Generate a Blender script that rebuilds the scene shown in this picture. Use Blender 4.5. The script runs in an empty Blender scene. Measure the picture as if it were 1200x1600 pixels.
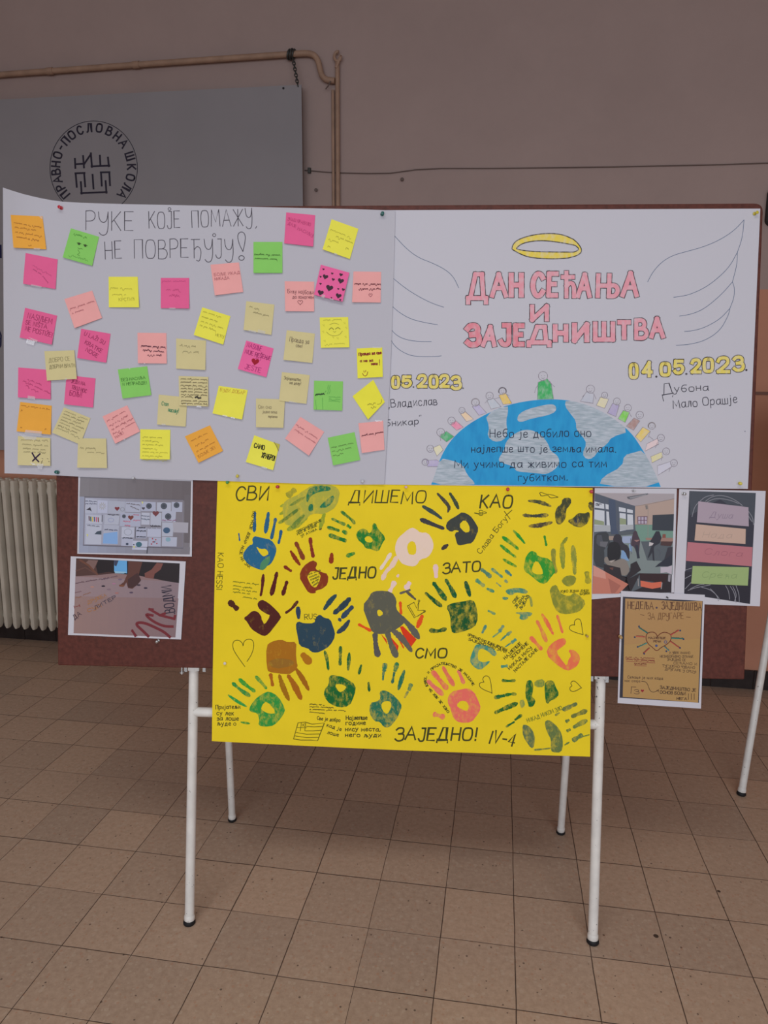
import bpy, math, random
from mathutils import Vector, Matrix
from mathutils.geometry import tessellate_polygon
random.seed(7)
SC = bpy.context.scene
COL = SC.collection

# ------------------------------------------------------------------ camera
FPX = 1122.4753
CP = Vector((1.11597632, -1.53486529, 1.48760833))
YAW, PITCH, ROLL = 0.160234944, 0.175709528, 0.00674076411
_f = Vector((-math.sin(YAW)*math.cos(PITCH), math.cos(YAW)*math.cos(PITCH), -math.sin(PITCH)))
_r0 = Vector((math.cos(YAW), math.sin(YAW), 0)); _u0 = _r0.cross(_f)
_r = math.cos(ROLL)*_r0 + math.sin(ROLL)*_u0
_u = -math.sin(ROLL)*_r0 + math.cos(ROLL)*_u0
cam = bpy.data.cameras.new('camera'); cam_o = bpy.data.objects.new('camera', cam); COL.objects.link(cam_o)
cam.sensor_fit = 'HORIZONTAL'; cam.sensor_width = 36.0; cam.lens = FPX/1200*36.0; cam.clip_start = 0.02
cam_o.matrix_world = Matrix(((_r.x,_u.x,-_f.x,CP.x),(_r.y,_u.y,-_f.y,CP.y),(_r.z,_u.z,-_f.z,CP.z),(0,0,0,1)))
SC.camera = cam_o

# ------------------------------------------------------------------ light
SC.view_settings.view_transform = 'Standard'; SC.view_settings.look = 'None'
SC.view_settings.gamma = 1.0; SC.view_settings.use_curve_mapping = False
SC.view_settings.exposure = 0.0
world = bpy.data.worlds.new('world'); SC.world = world; world.use_nodes = True
bg = world.node_tree.nodes['Background']; bg.inputs[0].default_value = (0.80, 0.90, 1.0, 1); bg.inputs[1].default_value = 0.36

def area(name, loc, target, sx, sy, power, col=(1,1,1), spread=math.pi):
    l = bpy.data.lights.new(name, 'AREA'); l.shape = 'RECTANGLE'; l.size = sx; l.size_y = sy
    l.energy = power; l.color = col; l.spread = spread
    o = bpy.data.objects.new(name, l); COL.objects.link(o); o.location = loc
    o.rotation_euler = (Vector(target)-Vector(loc)).to_track_quat('-Z', 'Y').to_euler()
    return o
area('window_light', (1.5, -5.0, 1.9), (1.1, 0.2, 0.7), 5.4, 1.9, 82, (0.90, 0.95, 1.04), math.radians(150))
area('ceiling_lamp_light', (0.9, -2.1, 3.95), (0.9, -1.9, 0), 3.2, 0.9, 40, (1.0, 0.96, 0.92), math.radians(150))

# ------------------------------------------------------------------ helpers
def lin1(c):
    c /= 255.0
    return c/12.92 if c <= 0.04045 else ((c+0.055)/1.055)**2.4
def lin(c): return tuple(lin1(x) for x in c)
KL = 0.68                                   # light on the posters: seen colour = paint colour * KL
def alb(c, k=None): return tuple(min(0.95, x/(k or KL)) for x in lin(c))

def ray(x, y): return _f + (x-600)/FPX*_r - (y-800)/FPX*_u
def on_plane(x, y, P0, n):
    d = ray(x, y); return CP + d*((P0-CP).dot(n)/d.dot(n))
def on_y(x, y, Y): return on_plane(x, y, Vector((0,Y,0)), Vector((0,1,0)))
def on_floor(x, y, z=0.0): return on_plane(x, y, Vector((0,0,z)), Vector((0,0,1)))

# display panel frame: front legs stand on the floor, the whole plane leans back 6 degrees
FL = on_floor(296, 1443); FR = on_floor(926, 1473)
UX = (FR-FL).normalized(); NB = UX.cross(Vector((0,0,1)))
TILT = math.radians(6)
UY = (math.cos(TILT)*Vector((0,0,1)) - math.sin(TILT)*NB).normalized()
PN = UX.cross(UY).normalized()              # towards the viewer
LEG_OFF = -0.032
P0 = FL - PN*LEG_OFF                        # a point of the panel's front face
def pp(x, y, off=0.0): return on_plane(x, y, P0+PN*off, PN)

def nodes_of(m): m.use_nodes = True; return m.node_tree.nodes, m.node_tree.links
def mat(name, col, rough=0.6, spec=0.3, noise=0.0, nscale=30, bump=0.0, bscale=200, metal=0.0, col2=None, detail=6):
    m = bpy.data.materials.new(name); N, L = nodes_of(m); b = N['Principled BSDF']
    b.inputs['Roughness'].default_value = rough; b.inputs['Specular IOR Level'].default_value = spec; b.inputs['Metallic'].default_value = metal
    b.inputs['Base Color'].default_value = (*col, 1)
    if noise or bump: tc = N.new('ShaderNodeTexCoord')
    if noise:
        t = N.new('ShaderNodeTexNoise'); t.inputs['Scale'].default_value = nscale; t.inputs['Detail'].default_value = detail
        L.new(tc.outputs['Object'], t.inputs['Vector'])
        r = N.new('ShaderNodeValToRGB'); c2 = col2 or tuple(min(1, c*(1+noise)) for c in col); c1 = tuple(c*(1-noise) for c in col) if not col2 else col
        r.color_ramp.elements[0].position = 0.3; r.color_ramp.elements[1].position = 0.7
        r.color_ramp.elements[0].color = (*c1, 1); r.color_ramp.elements[1].color = (*c2, 1)
        L.new(t.outputs['Fac'], r.inputs['Fac']); L.new(r.outputs['Color'], b.inputs['Base Color'])
    if bump:
        t2 = N.new('ShaderNodeTexNoise'); t2.inputs['Scale'].default_value = bscale; t2.inputs['Detail'].default_value = 4
        L.new(tc.outputs['Object'], t2.inputs['Vector'])
        bp = N.new('ShaderNodeBump'); bp.inputs['Strength'].default_value = bump; bp.inputs['Distance'].default_value = 0.002
        L.new(t2.outputs['Fac'], bp.inputs['Height']); L.new(bp.outputs['Normal'], b.inputs['Normal'])
    return m

def ink_mat(name, rough=0.65, kind=None):
    """colour comes from what was drawn (face colours); kind adds paint or pencil texture"""
    m = bpy.data.materials.new(name); N, L = nodes_of(m); b = N['Principled BSDF']
    b.inputs['Roughness'].default_value = rough; b.inputs['Specular IOR Level'].default_value = 0.2
    a = N.new('ShaderNodeAttribute'); a.attribute_name = 'Col'
    src = a.outputs['Color']
    if kind:
        tc = N.new('ShaderNodeTexCoord'); t = N.new('ShaderNodeTexNoise'); mp = N.new('ShaderNodeMapping')
        L.new(tc.outputs['Object'], mp.inputs['Vector']); L.new(mp.outputs['Vector'], t.inputs['Vector'])
        t.inputs['Detail'].default_value = 5; r = N.new('ShaderNodeMapRange'); mx = N.new('ShaderNodeMix'); mx.data_type = 'RGBA'
        L.new(t.outputs['Fac'], r.inputs['Value'])
        if kind in ('paint', 'thickpaint'):
            mp.inputs['Scale'].default_value = (1, 1, 0.6); t.inputs['Scale'].default_value = 70; t.inputs['Roughness'].default_value = 0.75
            r.inputs['From Min'].default_value = 0.47 if kind == 'paint' else 0.56; r.inputs['From Max'].default_value = 0.72 if kind == 'paint' else 0.95; r.inputs['To Max'].default_value = 0.75 if kind == 'paint' else 0.5
            mx.inputs['B'].default_value = (*alb((205,178,45)), 1)
        elif kind == 'marker':
            mp.inputs['Scale'].default_value = (1.0, 1, 0.35); t.inputs['Scale'].default_value = 60
            r.inputs['From Min'].default_value = 0.4; r.inputs['From Max'].default_value = 0.75; r.inputs['To Max'].default_value = 0.45
            mx.inputs['B'].default_value = (*alb((22,105,165)), 1)
        elif kind == 'pencil':
            mp.inputs['Scale'].default_value = (0.12, 1, 1.0); t.inputs['Scale'].default_value = 260
            r.inputs['From Min'].default_value = 0.38; r.inputs['From Max'].default_value = 0.72; r.inputs['To Max'].default_value = 0.75
            mx.inputs['B'].default_value = (*alb((182,188,198)), 1)
        elif kind == 'crayon':
            mp.inputs['Scale'].default_value = (0.8, 1, 0.5); t.inputs['Scale'].default_value = 150
            r.inputs['From Min'].default_value = 0.42; r.inputs['From Max'].default_value = 0.8; r.inputs['To Max'].default_value = 0.5
            mx.inputs['B'].default_value = (*alb((188,186,192)), 1)
        L.new(r.outputs['Result'], mx.inputs['Factor']); L.new(src, mx.inputs['A']); src = mx.outputs['Result']
        if 'paint' in kind: b.inputs['Roughness'].default_value = 0.5; b.inputs['Specular IOR Level'].default_value = 0.12
    L.new(src, b.inputs['Base Color'])
    return m

def mesh_obj(name, V, F, material, parent=None, smooth=False, cols=None, loc=None, sharp=None):
    base = Vector((0,0,0))
    if parent is not None:
        o_ = parent
        while o_ is not None: base += Vector(o_.location); o_ = o_.parent
    if loc is None:
        loc = Vector((0,0,0)) if parent is not None else (sum((Vector(v) for v in V), Vector())/max(1, len(V)))
    loc = Vector(loc) if parent is None else Vector((0,0,0))
    org = base+loc
    me = bpy.data.meshes.new(name)
    me.from_pydata([tuple(Vector(v)-org) for v in V], [], [tuple(f) for f in F])
    if cols:
        ca = me.color_attributes.new('Col', 'FLOAT_COLOR', 'CORNER'); k = 0
        buf = []
        for p in me.polygons:
            c = cols[p.index]
            for _ in p.loop_indices: buf += [c[0], c[1], c[2], 1.0]
        ca.data.foreach_set('color', buf)
    if material is not None: me.materials.append(material)
    if smooth:
        me.polygons.foreach_set('use_smooth', [True]*len(me.polygons))
    me.validate(); me.update()
    if smooth and sharp: me.set_sharp_from_angle(angle=math.radians(sharp))
    o = bpy.data.objects.new(name, me); COL.objects.link(o); o.location = loc
    if parent is not None: o.parent = parent
    return o
def empty(name, loc, parent=None):
    o = bpy.data.objects.new(name, None); COL.objects.link(o); o.location = loc; o.empty_display_size = 0.05
    return o
def tag(o, label=None, cat=None, group=None, kind=None):
    if label: o['label'] = label
    if cat: o['category'] = cat
    if group: o['group'] = group
    if kind: o['kind'] = kind
    return o

class MB:
    def __init__(s): s.V = []; s.F = []
    def add(s, V, F):
        n = len(s.V); s.V += [Vector(v) for v in V]; s.F += [tuple(i+n for i in f) for f in F]
    def box(s, c, x, y, z, hx, hy, hz):
        c = Vector(c); V = [c+x*(a*hx)+y*(b*hy)+z*(d*hz) for a in (-1,1) for b in (-1,1) for d in (-1,1)]
        s.add(V, [(0,1,3,2),(4,6,7,5),(0,4,5,1),(2,3,7,6),(0,2,6,4),(1,5,7,3)])
    def abox(s, a, b):
        a = Vector(a); b = Vector(b); c = (a+b)/2; h = (b-a)/2
        s.box(c, Vector((1,0,0)), Vector((0,1,0)), Vector((0,0,1)), abs(h.x), abs(h.y), abs(h.z))
    def tube(s, pts, r, seg=16, cap=True):
        pts = [Vector(p) for p in pts]; rs = r if isinstance(r, (list,tuple)) else [r]*len(pts)
        t0 = (pts[1]-pts[0]).normalized(); a = Vector((0,0,1)) if abs(t0.z) < .9 else Vector((1,0,0))
        u = t0.cross(a).normalized(); rings = []
        for i, p in enumerate(pts):
            t = (pts[min(i+1,len(pts)-1)]-pts[max(i-1,0)]).normalized()
            u = (u - t*u.dot(t)).normalized(); v = t.cross(u)
            rings.append([p+(u*math.cos(2*math.pi*k/seg)+v*math.sin(2*math.pi*k/seg))*rs[i] for k in range(seg)])
        V = [v for rg in rings for v in rg]; F = []
        for i in range(len(pts)-1):
            for k in range(seg):
                F.append((i*seg+k, i*seg+(k+1)%seg, (i+1)*seg+(k+1)%seg, (i+1)*seg+k))
        if cap:
            F.append(tuple(range(seg-1,-1,-1))); F.append(tuple((len(pts)-1)*seg+k for k in range(seg)))
        s.add(V, F)
    def lathe(s, base, ax, prof, seg=14):
        ax = ax.normalized(); a = Vector((0,0,1)) if abs(ax.z) < .9 else Vector((1,0,0)); u = ax.cross(a).normalized(); v = ax.cross(u)
        s.tube([base+ax*h for h, r in prof], [max(r,1e-5) for h, r in prof], seg) if False else None
        V = []; F = []
        for h, r in prof:
            for k in range(seg):
                an = 2*math.pi*k/seg; V.append(base+ax*h+(u*math.cos(an)+v*math.sin(an))*max(r,1e-5))
        for i in range(len(prof)-1):
            for k in range(seg): F.append((i*seg+k, i*seg+(k+1)%seg, (i+1)*seg+(k+1)%seg, (i+1)*seg+k))
        F.append(tuple(range(seg-1,-1,-1))); F.append(tuple((len(prof)-1)*seg+k for k in range(seg)))
        s.add(V, F)
    def prism(s, pts, ext):
        n = len(pts); V = [Vector(p) for p in pts]+[Vector(p)+ext for p in pts]
        F = [tuple(range(n)), tuple(range(2*n-1, n-1, -1))]+[(i, i+n, (i+1)%n+n, (i+1)%n) for i in range(n)]
        s.add(V, F)
    def build(s, name, m, parent=None, smooth=False, loc=None, sharp=40):
        return mesh_obj(name, s.V, s.F, m, parent, smooth, None, loc, sharp)

def chaikin(p, it=2, closed=False):
    for _ in range(it):
        q = [] if closed else [p[0]]
        n = len(p)
        for i in range(n if closed else n-1):
            a, b = p[i], p[(i+1)%n]
            q += [(a[0]*.75+b[0]*.25, a[1]*.75+b[1]*.25), (a[0]*.25+b[0]*.75, a[1]*.25+b[1]*.75)]
        if not closed: q.append(p[-1])
        p = q
    return p
def ptsf(ox, oy, sc):
    """reads 'x,y x,y' measured on an enlarged crop whose corner is (ox,oy)"""
    def f(t): return [(ox+float(a.split(',')[0])/sc, oy+float(a.split(',')[1])/sc) for a in t.split()]
    return f

# ------------------------------------------------------------------ pen strokes: a hand alphabet (cap height 1, y up; '~' = curved)
GLY = {
'А':'.75|0,0 .36,1 .75,0|.14,.36 .6,.36','Б':'.62|.58,1 0,1 0,0|~0,.56 .4,.58 .66,.3 .45,0 0,0',
'В':'.6|0,0 0,1|~0,1 .4,1.02 .52,.78 .4,.54 0,.53|~0,.53 .5,.54 .66,.27 .48,-.02 0,0','Г':'.5|0,0 0,1 .5,1',
'Д':'.8|0,-.2 0,0 .78,0 .78,-.2|.1,0 .32,1 .6,1 .66,0','Ђ':'.7|0,1 .6,1|.2,1 .2,0|~.2,.45 .42,.65 .68,.5 .68,.1 .55,-.2 .36,-.12',
'Е':'.52|.52,1 0,1 0,0 .52,0|0,.52 .42,.52','Ж':'.85|.42,0 .42,1|0,1 .42,.5 0,0|.85,1 .42,.5 .85,0',
'З':'.52|~0,.84 .15,1.03 .52,1 .55,.6 .2,.53|~.2,.53 .6,.55 .62,.05 .2,-.06 0,.12','И':'.6|0,1 0,0 .6,1 .6,0',
'Ј':'.42|~.4,1 .4,.5 .4,-.02 .1,-.05 0,.15|.15,1 .42,1','К':'.56|0,0 0,1|.54,1 0,.42|.14,.56 .56,0','Л':'.58|~0,0 .12,.05 .2,.5 .26,1|.26,1 .56,1 .56,0',
'Љ':'.9|~0,0 .12,.05 .18,.5 .22,1|.22,1 .5,1 .5,0|~.5,.5 .8,.52 .92,.27 .8,0 .5,0','М':'.78|0,0 .06,1 .4,.25 .7,1 .78,0',
'Н':'.58|0,0 0,1|.58,0 .58,1|0,.5 .58,.5','Њ':'.9|0,0 0,1|.5,0 .5,1|0,.5 .5,.5|~.5,.5 .8,.52 .92,.27 .8,0 .5,0',
'О':'.68|~.34,1 .1,.98 0,.7 0,.3 .1,.02 .34,0 .58,.02 .68,.3 .68,.7 .58,.98 .34,1','П':'.58|0,0 0,1 .58,1 .58,0',
'Р':'.54|0,0 0,1|~0,1 .4,1.03 .6,.8 .48,.48 0,.46','С':'.58|~.58,.82 .45,1 .2,1.02 0,.7 0,.3 .2,-.02 .45,0 .6,.2',
'Т':'.6|0,1 .6,1|.3,1 .3,0','Ћ':'.62|0,.85 .55,.85|.2,1.05 .2,0|~.2,.45 .4,.62 .6,.5 .6,0','У':'.58|~0,1 .05,.6 .25,.42 .5,.5 .58,1|~.58,1 .6,.2 .5,-.2 .2,-.25 .05,-.1',
'Ф':'.7|.35,-.1 .35,1.1|~.35,.85 .1,.85 0,.5 .1,.15 .35,.15 .6,.15 .7,.5 .6,.85 .35,.85','Х':'.6|0,0 .6,1|0,1 .6,0','Ц':'.66|0,1 0,0 .56,0 .66,-.2|.56,1 .56,0',
'Ч':'.5|~0,1 .02,.6 .2,.45 .5,.52|.5,1 .5,0','Ш':'.85|0,1 0,0 .85,0 .85,1|.42,1 .42,0','Џ':'.6|0,1 0,0 .6,0 .6,1|.3,0 .3,-.2',
'I':'.1|.05,0 .05,1','V':'.6|0,1 .3,0 .6,1','U':'.56|~0,1 0,.3 .1,0 .45,0 .56,.3 .56,1','L':'.46|0,1 0,0 .46,0','N':'.6|0,0 0,1 .6,0 .6,1','S':'.5|~.5,.85 .35,1.03 .05,1 0,.7 .15,.52 .4,.48 .52,.25 .4,-.02 .1,-.02 0,.15',
'Š':'.5|~.5,.85 .35,1.03 .05,1 0,.7 .15,.52 .4,.48 .52,.25 .4,-.02 .1,-.02 0,.15|.1,1.3 .25,1.15 .4,1.3','Z':'.5|0,1 .5,1 0,0 .5,0','Ž':'.5|0,1 .5,1 0,0 .5,0|.1,1.3 .25,1.15 .4,1.3',
'R':'.54|0,0 0,1|~0,1 .4,1.03 .58,.8 .48,.5 0,.48|.2,.48 .56,0','G':'.6|~.58,.82 .45,1 .2,1.02 0,.7 0,.3 .2,-.02 .5,0 .6,.4 .35,.4',
'0':'.56|~.28,1 .06,.98 0,.7 0,.3 .06,.02 .28,0 .5,.02 .56,.3 .56,.7 .5,.98 .28,1','1':'.3|0,.75 .25,1 .25,0','2':'.54|~0,.75 .08,1 .45,1.03 .54,.72 .4,.45 0,0|0,0 .56,0',
'3':'.52|~0,.84 .15,1.03 .52,1 .55,.6 .2,.53|~.2,.53 .6,.55 .62,.05 .2,-.06 0,.12','4':'.55|.4,0 .4,1 0,.3 .55,.3','5':'.52|.5,1 .06,1 .02,.55|~.02,.55 .4,.68 .58,.35 .4,-.02 .1,-.03 0,.15',
'.':'.1|.02,0 .1,.03',',':'.14|.1,.08 .02,-.14','!':'.14|.07,1 .07,.3|.07,.08 .07,0','?':'.45|~0,.8 .1,1 .4,1 .48,.7 .25,.5 .22,.3|.22,.08 .22,0','-':'.4|.03,.5 .37,.5','"':'.25|.05,1 .02,.8|.2,1 .17,.8','„':'.25|.1,.1 .03,-.15|.24,.1 .17,-.15',
'а':'.5|~.48,.6 .2,.68 0,.45 .02,.1 .2,-.02 .4,.08 .48,.5|.48,.68 .48,.08 .55,0','е':'.46|~0,.34 .45,.36 .42,.64 .15,.7 0,.4 .05,.05 .25,-.03 .46,.1','б':'.5|~.5,.98 .2,1 .02,.7 0,.25 .15,-.02 .4,.02 .5,.3 .35,.58 .05,.45',
'р':'.48|.02,.68 0,-.34|~.02,.5 .2,.72 .45,.66 .48,.25 .3,0 .03,.1','у':'.46|.0,.68 .24,.05|~.46,.68 .22,-.05 .12,-.32 -.05,-.32','ј':'.22|~.15,.68 .16,.1 .1,-.32 -.08,-.25|.15,.92 .16,.96','i':'.1|.05,.66 .05,0|.05,.9 .06,.94',
'y':'.46|.0,.68 .24,.05|~.46,.68 .22,-.05 .12,-.32 -.05,-.32','ф':'.55|.28,1 .28,-.3|~.28,.66 .05,.62 .0,.3 .1,0 .28,0 .5,0 .56,.3 .5,.62 .28,.66'}
for _c in 'АВГДЂЖЗИКЛЉМНЊОПСТЋХЦЧШУNSLJZG':
    lo = _c.lower()
    if lo in GLY or _c not in GLY: continue
    pr = GLY[_c].split('|'); out = ['%.3f' % (float(pr[0])*.72)]
    for st in pr[1:]:
        cv = st.startswith('~'); st = st.lstrip('~')
        out.append(('~' if cv else '')+' '.join('%.3f,%.3f' % (float(a.split(',')[0])*.72, float(a.split(',')[1])*.68) for a in st.split()))
    GLY[lo] = '|'.join(out)
for _a, _b in zip('AEKMOPCTHXBJJaeopcyx', 'АЕКМОРСТНХВЈЈаеорсух'): GLY.setdefault(_a, GLY[_b])
GLY['D'] = '.58|0,0 0,1|~0,1 .4,1 .6,.75 .6,.25 .4,0 0,0'
_GC = {}
def glyph(ch):
    if ch not in _GC:
        pr = GLY[ch].split('|'); st = []
        for t in pr[1:]:
            cv = t.startswith('~'); p = [tuple(float(k) for k in a.split(',')) for a in t.lstrip('~').split()]
            st.append(chaikin(p, 2) if cv else p)
        _GC[ch] = (float(pr[0]), st)
    return _GC[ch]
def text_strokes(s, p0, p1, h, gap=.22, space=.45, jit=.02, sl=0.0):
    W = 0; lay = []
    for ch in s:
        if ch == ' ': W += space; continue
        w, st = glyph(ch); lay.append((W, st)); W += w+gap
    W = max(.05, W-gap); dx, dy = p1[0]-p0[0], p1[1]-p0[1]; Ln = math.hypot(dx, dy); ex = (dx/Ln, dy/Ln); ey = (ex[1], -ex[0])
    k = Ln/W; out = []
    for x0, st in lay:
        sh = random.uniform(-jit, jit)*3
        for p in st:
            out.append([(p0[0]+ex[0]*((x0+x)*k+sl*y*h)+ey[0]*(y+sh)*h + random.uniform(-1,1)*jit*h*.3, p0[1]+ex[1]*((x0+x)*k+sl*y*h)+ey[1]*(y+sh)*h) for x, y in p])
    return out
def scrib_strokes(p0, p1, h, words=(4,3,5), gap=1.2):
    n = sum(words)+gap*(len(words)-1); dx, dy = p1[0]-p0[0], p1[1]-p0[1]; Ln = math.hypot(dx, dy); ex = (dx/Ln, dy/Ln); ey = (ex[1], -ex[0]); k = Ln/n; out = []; x = 0
    for w in words:
        p = []
        for i in range(w*2+1):
            y = (random.uniform(.0,.2) if i % 2 == 0 else random.choice((.55,.65,.7,1.0 if random.random() < .3 else .6)))
            if random.random() < .08: y = -.3
            xx = x+i*.5+random.uniform(-.12,.12); p.append((p0[0]+ex[0]*xx*k+ey[0]*y*h, p0[1]+ex[1]*xx*k+ey[1]*y*h))
        out.append(chaikin(p, 1)); x += w+gap
    return out

LAYER = 0.00016
class Art:
    """flat marks (ink, paint, print) lying on a sheet; coordinates are measured on the photograph"""
    def __init__(s, sheet, mp=None): s.sh = sheet; s.mp = mp; s.V = []; s.F = []; s.C = []; s.k = 0
    def _m(s, p): return [s.mp(*q) for q in p] if s.mp else p
    def _push(s, P, F, c, lay):
        n = len(s.V); s.k += 1; dz = .00025+LAYER*lay+4.5e-6*(s.k % 32); s.V += [s.sh.pt(x, y, dz) for x, y in P]
        s.F += [tuple(i+n for i in f) for f in F]; s.C += [c]*len(F)
    def stroke(s, p, w, c, lay=1, smooth=0, taper=0, mapped=False):
        if not mapped: p = s._m(p)
        if smooth: p = chaikin(p, smooth)
        c = alb(c); q = [p[0]]
        for a in p[1:]:
            if math.hypot(a[0]-q[-1][0], a[1]-q[-1][1]) > .05: q.append(a)
        if len(q) < 2: q.append((q[0][0]+.3, q[0][1]+.2))
        n = len(q); L_ = []; R_ = []
        for i in range(n):
            a = q[max(0,i-1)]; b = q[min(n-1,i+1)]; d = (b[0]-a[0], b[1]-a[1]); l = math.hypot(*d) or 1; d = (d[0]/l, d[1]/l)
            hw = w/2*(1-taper*abs(2*i/(n-1)-1)); m = 1.0
            if 0 < i < n-1:
                e = (q[i][0]-a[0], q[i][1]-a[1]); le = math.hypot(*e) or 1
                cs = abs((e[0]*d[0]+e[1]*d[1])/le); m = min(1.7, 1/max(.5, cs))
            x, y = q[i]
            if i == 0: x -= d[0]*w*.4; y -= d[1]*w*.4
            if i == n-1: x += d[0]*w*.4; y += d[1]*w*.4
            L_.append((x-d[1]*hw*m, y+d[0]*hw*m)); R_.append((x+d[1]*hw*m, y-d[0]*hw*m))
        s._push(L_+R_, [(i, i+1, n+i+1, n+i) for i in range(n-1)], c, lay)
    def fill(s, p, c, lay=0, holes=(), smooth=0, jit=0.0, mapped=False):
        if not mapped: p = s._m(p); holes = [s._m(h) for h in holes]
        if smooth: p = chaikin(p, smooth, True); holes = [chaikin(h, smooth, True) for h in holes]
        def jt(a): return [(x+random.uniform(-jit,jit), y+random.uniform(-jit,jit)) for x, y in a] if jit else a
        loops = [jt(p)]+[jt(h) for h in holes]
        tri = tessellate_polygon([[Vector((x,y,0)) for x, y in l] for l in loops])
        s._push([q for l in loops for q in l], tri, alb(c), lay)
    def disc(s, x, y, r, c, lay=1, ry=None, n=14, mapped=False):
        s.fill([(x+r*math.cos(2*math.pi*k/n), y+(ry or r)*math.sin(2*math.pi*k/n)) for k in range(n)], c, lay, mapped=mapped)
    def ring(s, x, y, r, w, c, lay=1, ry=None, n=18):
        s.stroke([(x+r*math.cos(2*math.pi*k/n), y+(ry or r)*math.sin(2*math.pi*k/n)) for k in range(n+1)], w, c, lay)
    def heart(s, x, y, r, c, w=None, rot=0, lay=1):
        p = []
        for k in range(28):
            t = 2*math.pi*k/28; hx = 16*math.sin(t)**3/17; hy = -(13*math.cos(t)-5*math.cos(2*t)-2*math.cos(3*t)-math.cos(4*t))/17
            p.append((x+r*(hx*math.cos(rot)-hy*math.sin(rot)), y+r*(hx*math.sin(rot)+hy*math.cos(rot))))
        if w: s.stroke(p+[p[0]], w, c, lay)
        else: s.fill(p, c, lay)
    def grad(s, quad, c0, c1, n=10, lay=0):
        (a, b, c, d) = quad
        for i in range(n):
            f, g = i/n, (i+1)/n; L2 = lambda p, q, t: (p[0]+(q[0]-p[0])*t, p[1]+(q[1]-p[1])*t)
            s.fill([L2(a,b,f), L2(a,b,g), L2(d,c,g), L2(d,c,f)], tuple(c0[k]+(c1[k]-c0[k])*(i+.5)/n for k in range(3)), lay)
    def text(s, t, x0, y0, x1, y1, h, w, c, lay=1, jit=.02, sl=0.0):
        for p in text_strokes(t, (x0,y0), (x1,y1), h, jit=jit, sl=sl): s.stroke(p, w, c, lay)
    def scrib(s, x0, y0, x1, y1, h, w, c, words=(4,3,5), lay=1):
        for p in scrib_strokes((x0,y0), (x1,y1), h, words): s.stroke(p, w, c, lay)
    def blob(s, p, w, c, lay=1, jit=.12):
        """a painted finger mark: a stroke with uneven width and round ends"""
        p = s._m(p)
        if len(p) > 2: p = chaikin(p, 2)
        d = [0]
        for a, b in zip(p, p[1:]): d.append(d[-1]+math.hypot(b[0]-a[0], b[1]-a[1]))
        T = d[-1]; n = max(10, int(T/1.2)); L_ = []; R_ = []; ph = random.uniform(0,6)
        ext = w*.3
        for i in range(n+1):
            t = -ext+(T+2*ext)*i/n; k = 0
            while k < len(p)-2 and d[k+1] < t: k += 1
            sg = d[k+1]-d[k] or 1; f = (t-d[k])/sg; x = p[k][0]+(p[k+1][0]-p[k][0])*f; y = p[k][1]+(p[k+1][1]-p[k][1])*f
            ux, uy = (p[k+1][0]-p[k][0])/sg, (p[k+1][1]-p[k][1])/sg
            e = min(1, (i+.15)/(n*.16), (n-i+.15)/(n*.16)); e = math.sqrt(1-(1-e)**2)
            hw = w/2*e*(.86+.16*math.sin(ph+7*i/n)+random.uniform(-jit,jit))
            L_.append((x-uy*hw, y+ux*hw)); R_.append((x+uy*hw, y-ux*hw))
        m = len(L_); s._push(L_+R_, [(i, i+1, m+i+1, m+i) for i in range(m-1)], alb(c), lay)
    def build(s, name, m, parent, label=None):
        if not s.F: return None
        o = mesh_obj(name, s.V, s.F, m, parent, cols=s.C)
        if label: o['label'] = label
        return o

class Sheet:
    """a piece of paper: four photographed corners plus a height above the panel's face"""
    def __init__(s, corners, off): s.c = corners; s.off = off if callable(off) else (lambda x, y, o=off: o)
    def pt(s, x, y, d=0.0): return pp(x, y, s.off(x, y)+d)
    def px(s, a, b):
        (x0,y0),(x1,y1),(x2,y2),(x3,y3) = s.c
        return ((1-a)*(1-b)*x0+a*(1-b)*x1+a*b*x2+(1-a)*b*x3, (1-a)*(1-b)*y0+a*(1-b)*y1+a*b*y2+(1-a)*b*y3)
    def grid(s, name, m, nx=6, ny=6, parent=None, edge=None):
        V = []; F = []
        for j in range(ny+1):
            for i in range(nx+1):
                q = edge(i/nx, j/ny) if edge else s.px(i/nx, j/ny)
                V.append(s.pt(*q))
        for j in range(ny):
            for i in range(nx): F.append((j*(nx+1)+i, (j+1)*(nx+1)+i, (j+1)*(nx+1)+i+1, j*(nx+1)+i+1))
        return mesh_obj(name, V, F, m, parent, smooth=(nx > 10 or parent is not None or 'note' in name))
# ------------------------------------------------------------------ materials
M = {}
M['ink'] = ink_mat('pen_ink'); M['print'] = ink_mat('photo_print', 0.35); M['paint'] = ink_mat('finger_paint', .45, 'paint')
M['thick'] = ink_mat('thick_finger_paint', .5, 'thickpaint'); M['marker'] = ink_mat('felt_marker', .6, 'marker'); M['pencil'] = ink_mat('grey_pencil', .6, 'pencil'); M['crayon'] = ink_mat('colour_pencil', .65, 'crayon')
M['white_paper'] = mat('white_paper', (.565,.56,.625), .75, .2, bump=.05, bscale=300)
M['photo_paper'] = mat('photo_paper', (.66,.65,.715), .6, .25)
M['drawing_paper'] = mat('drawing_paper', (.635,.63,.70), .75, .2, bump=.05, bscale=300)
M['yellow_paper'] = mat('yellow_paper', alb((214,186,32)), .7, .2, noise=.03, nscale=12, bump=.04, bscale=300)
M['panel'] = mat('panel_board', (.112,.031,.022), .5, .27, noise=.22, nscale=95, bump=.1, bscale=500)
M['white_metal'] = mat('white_enamel', (.82,.80,.76), .35, .4, noise=.08, nscale=25)
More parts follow.
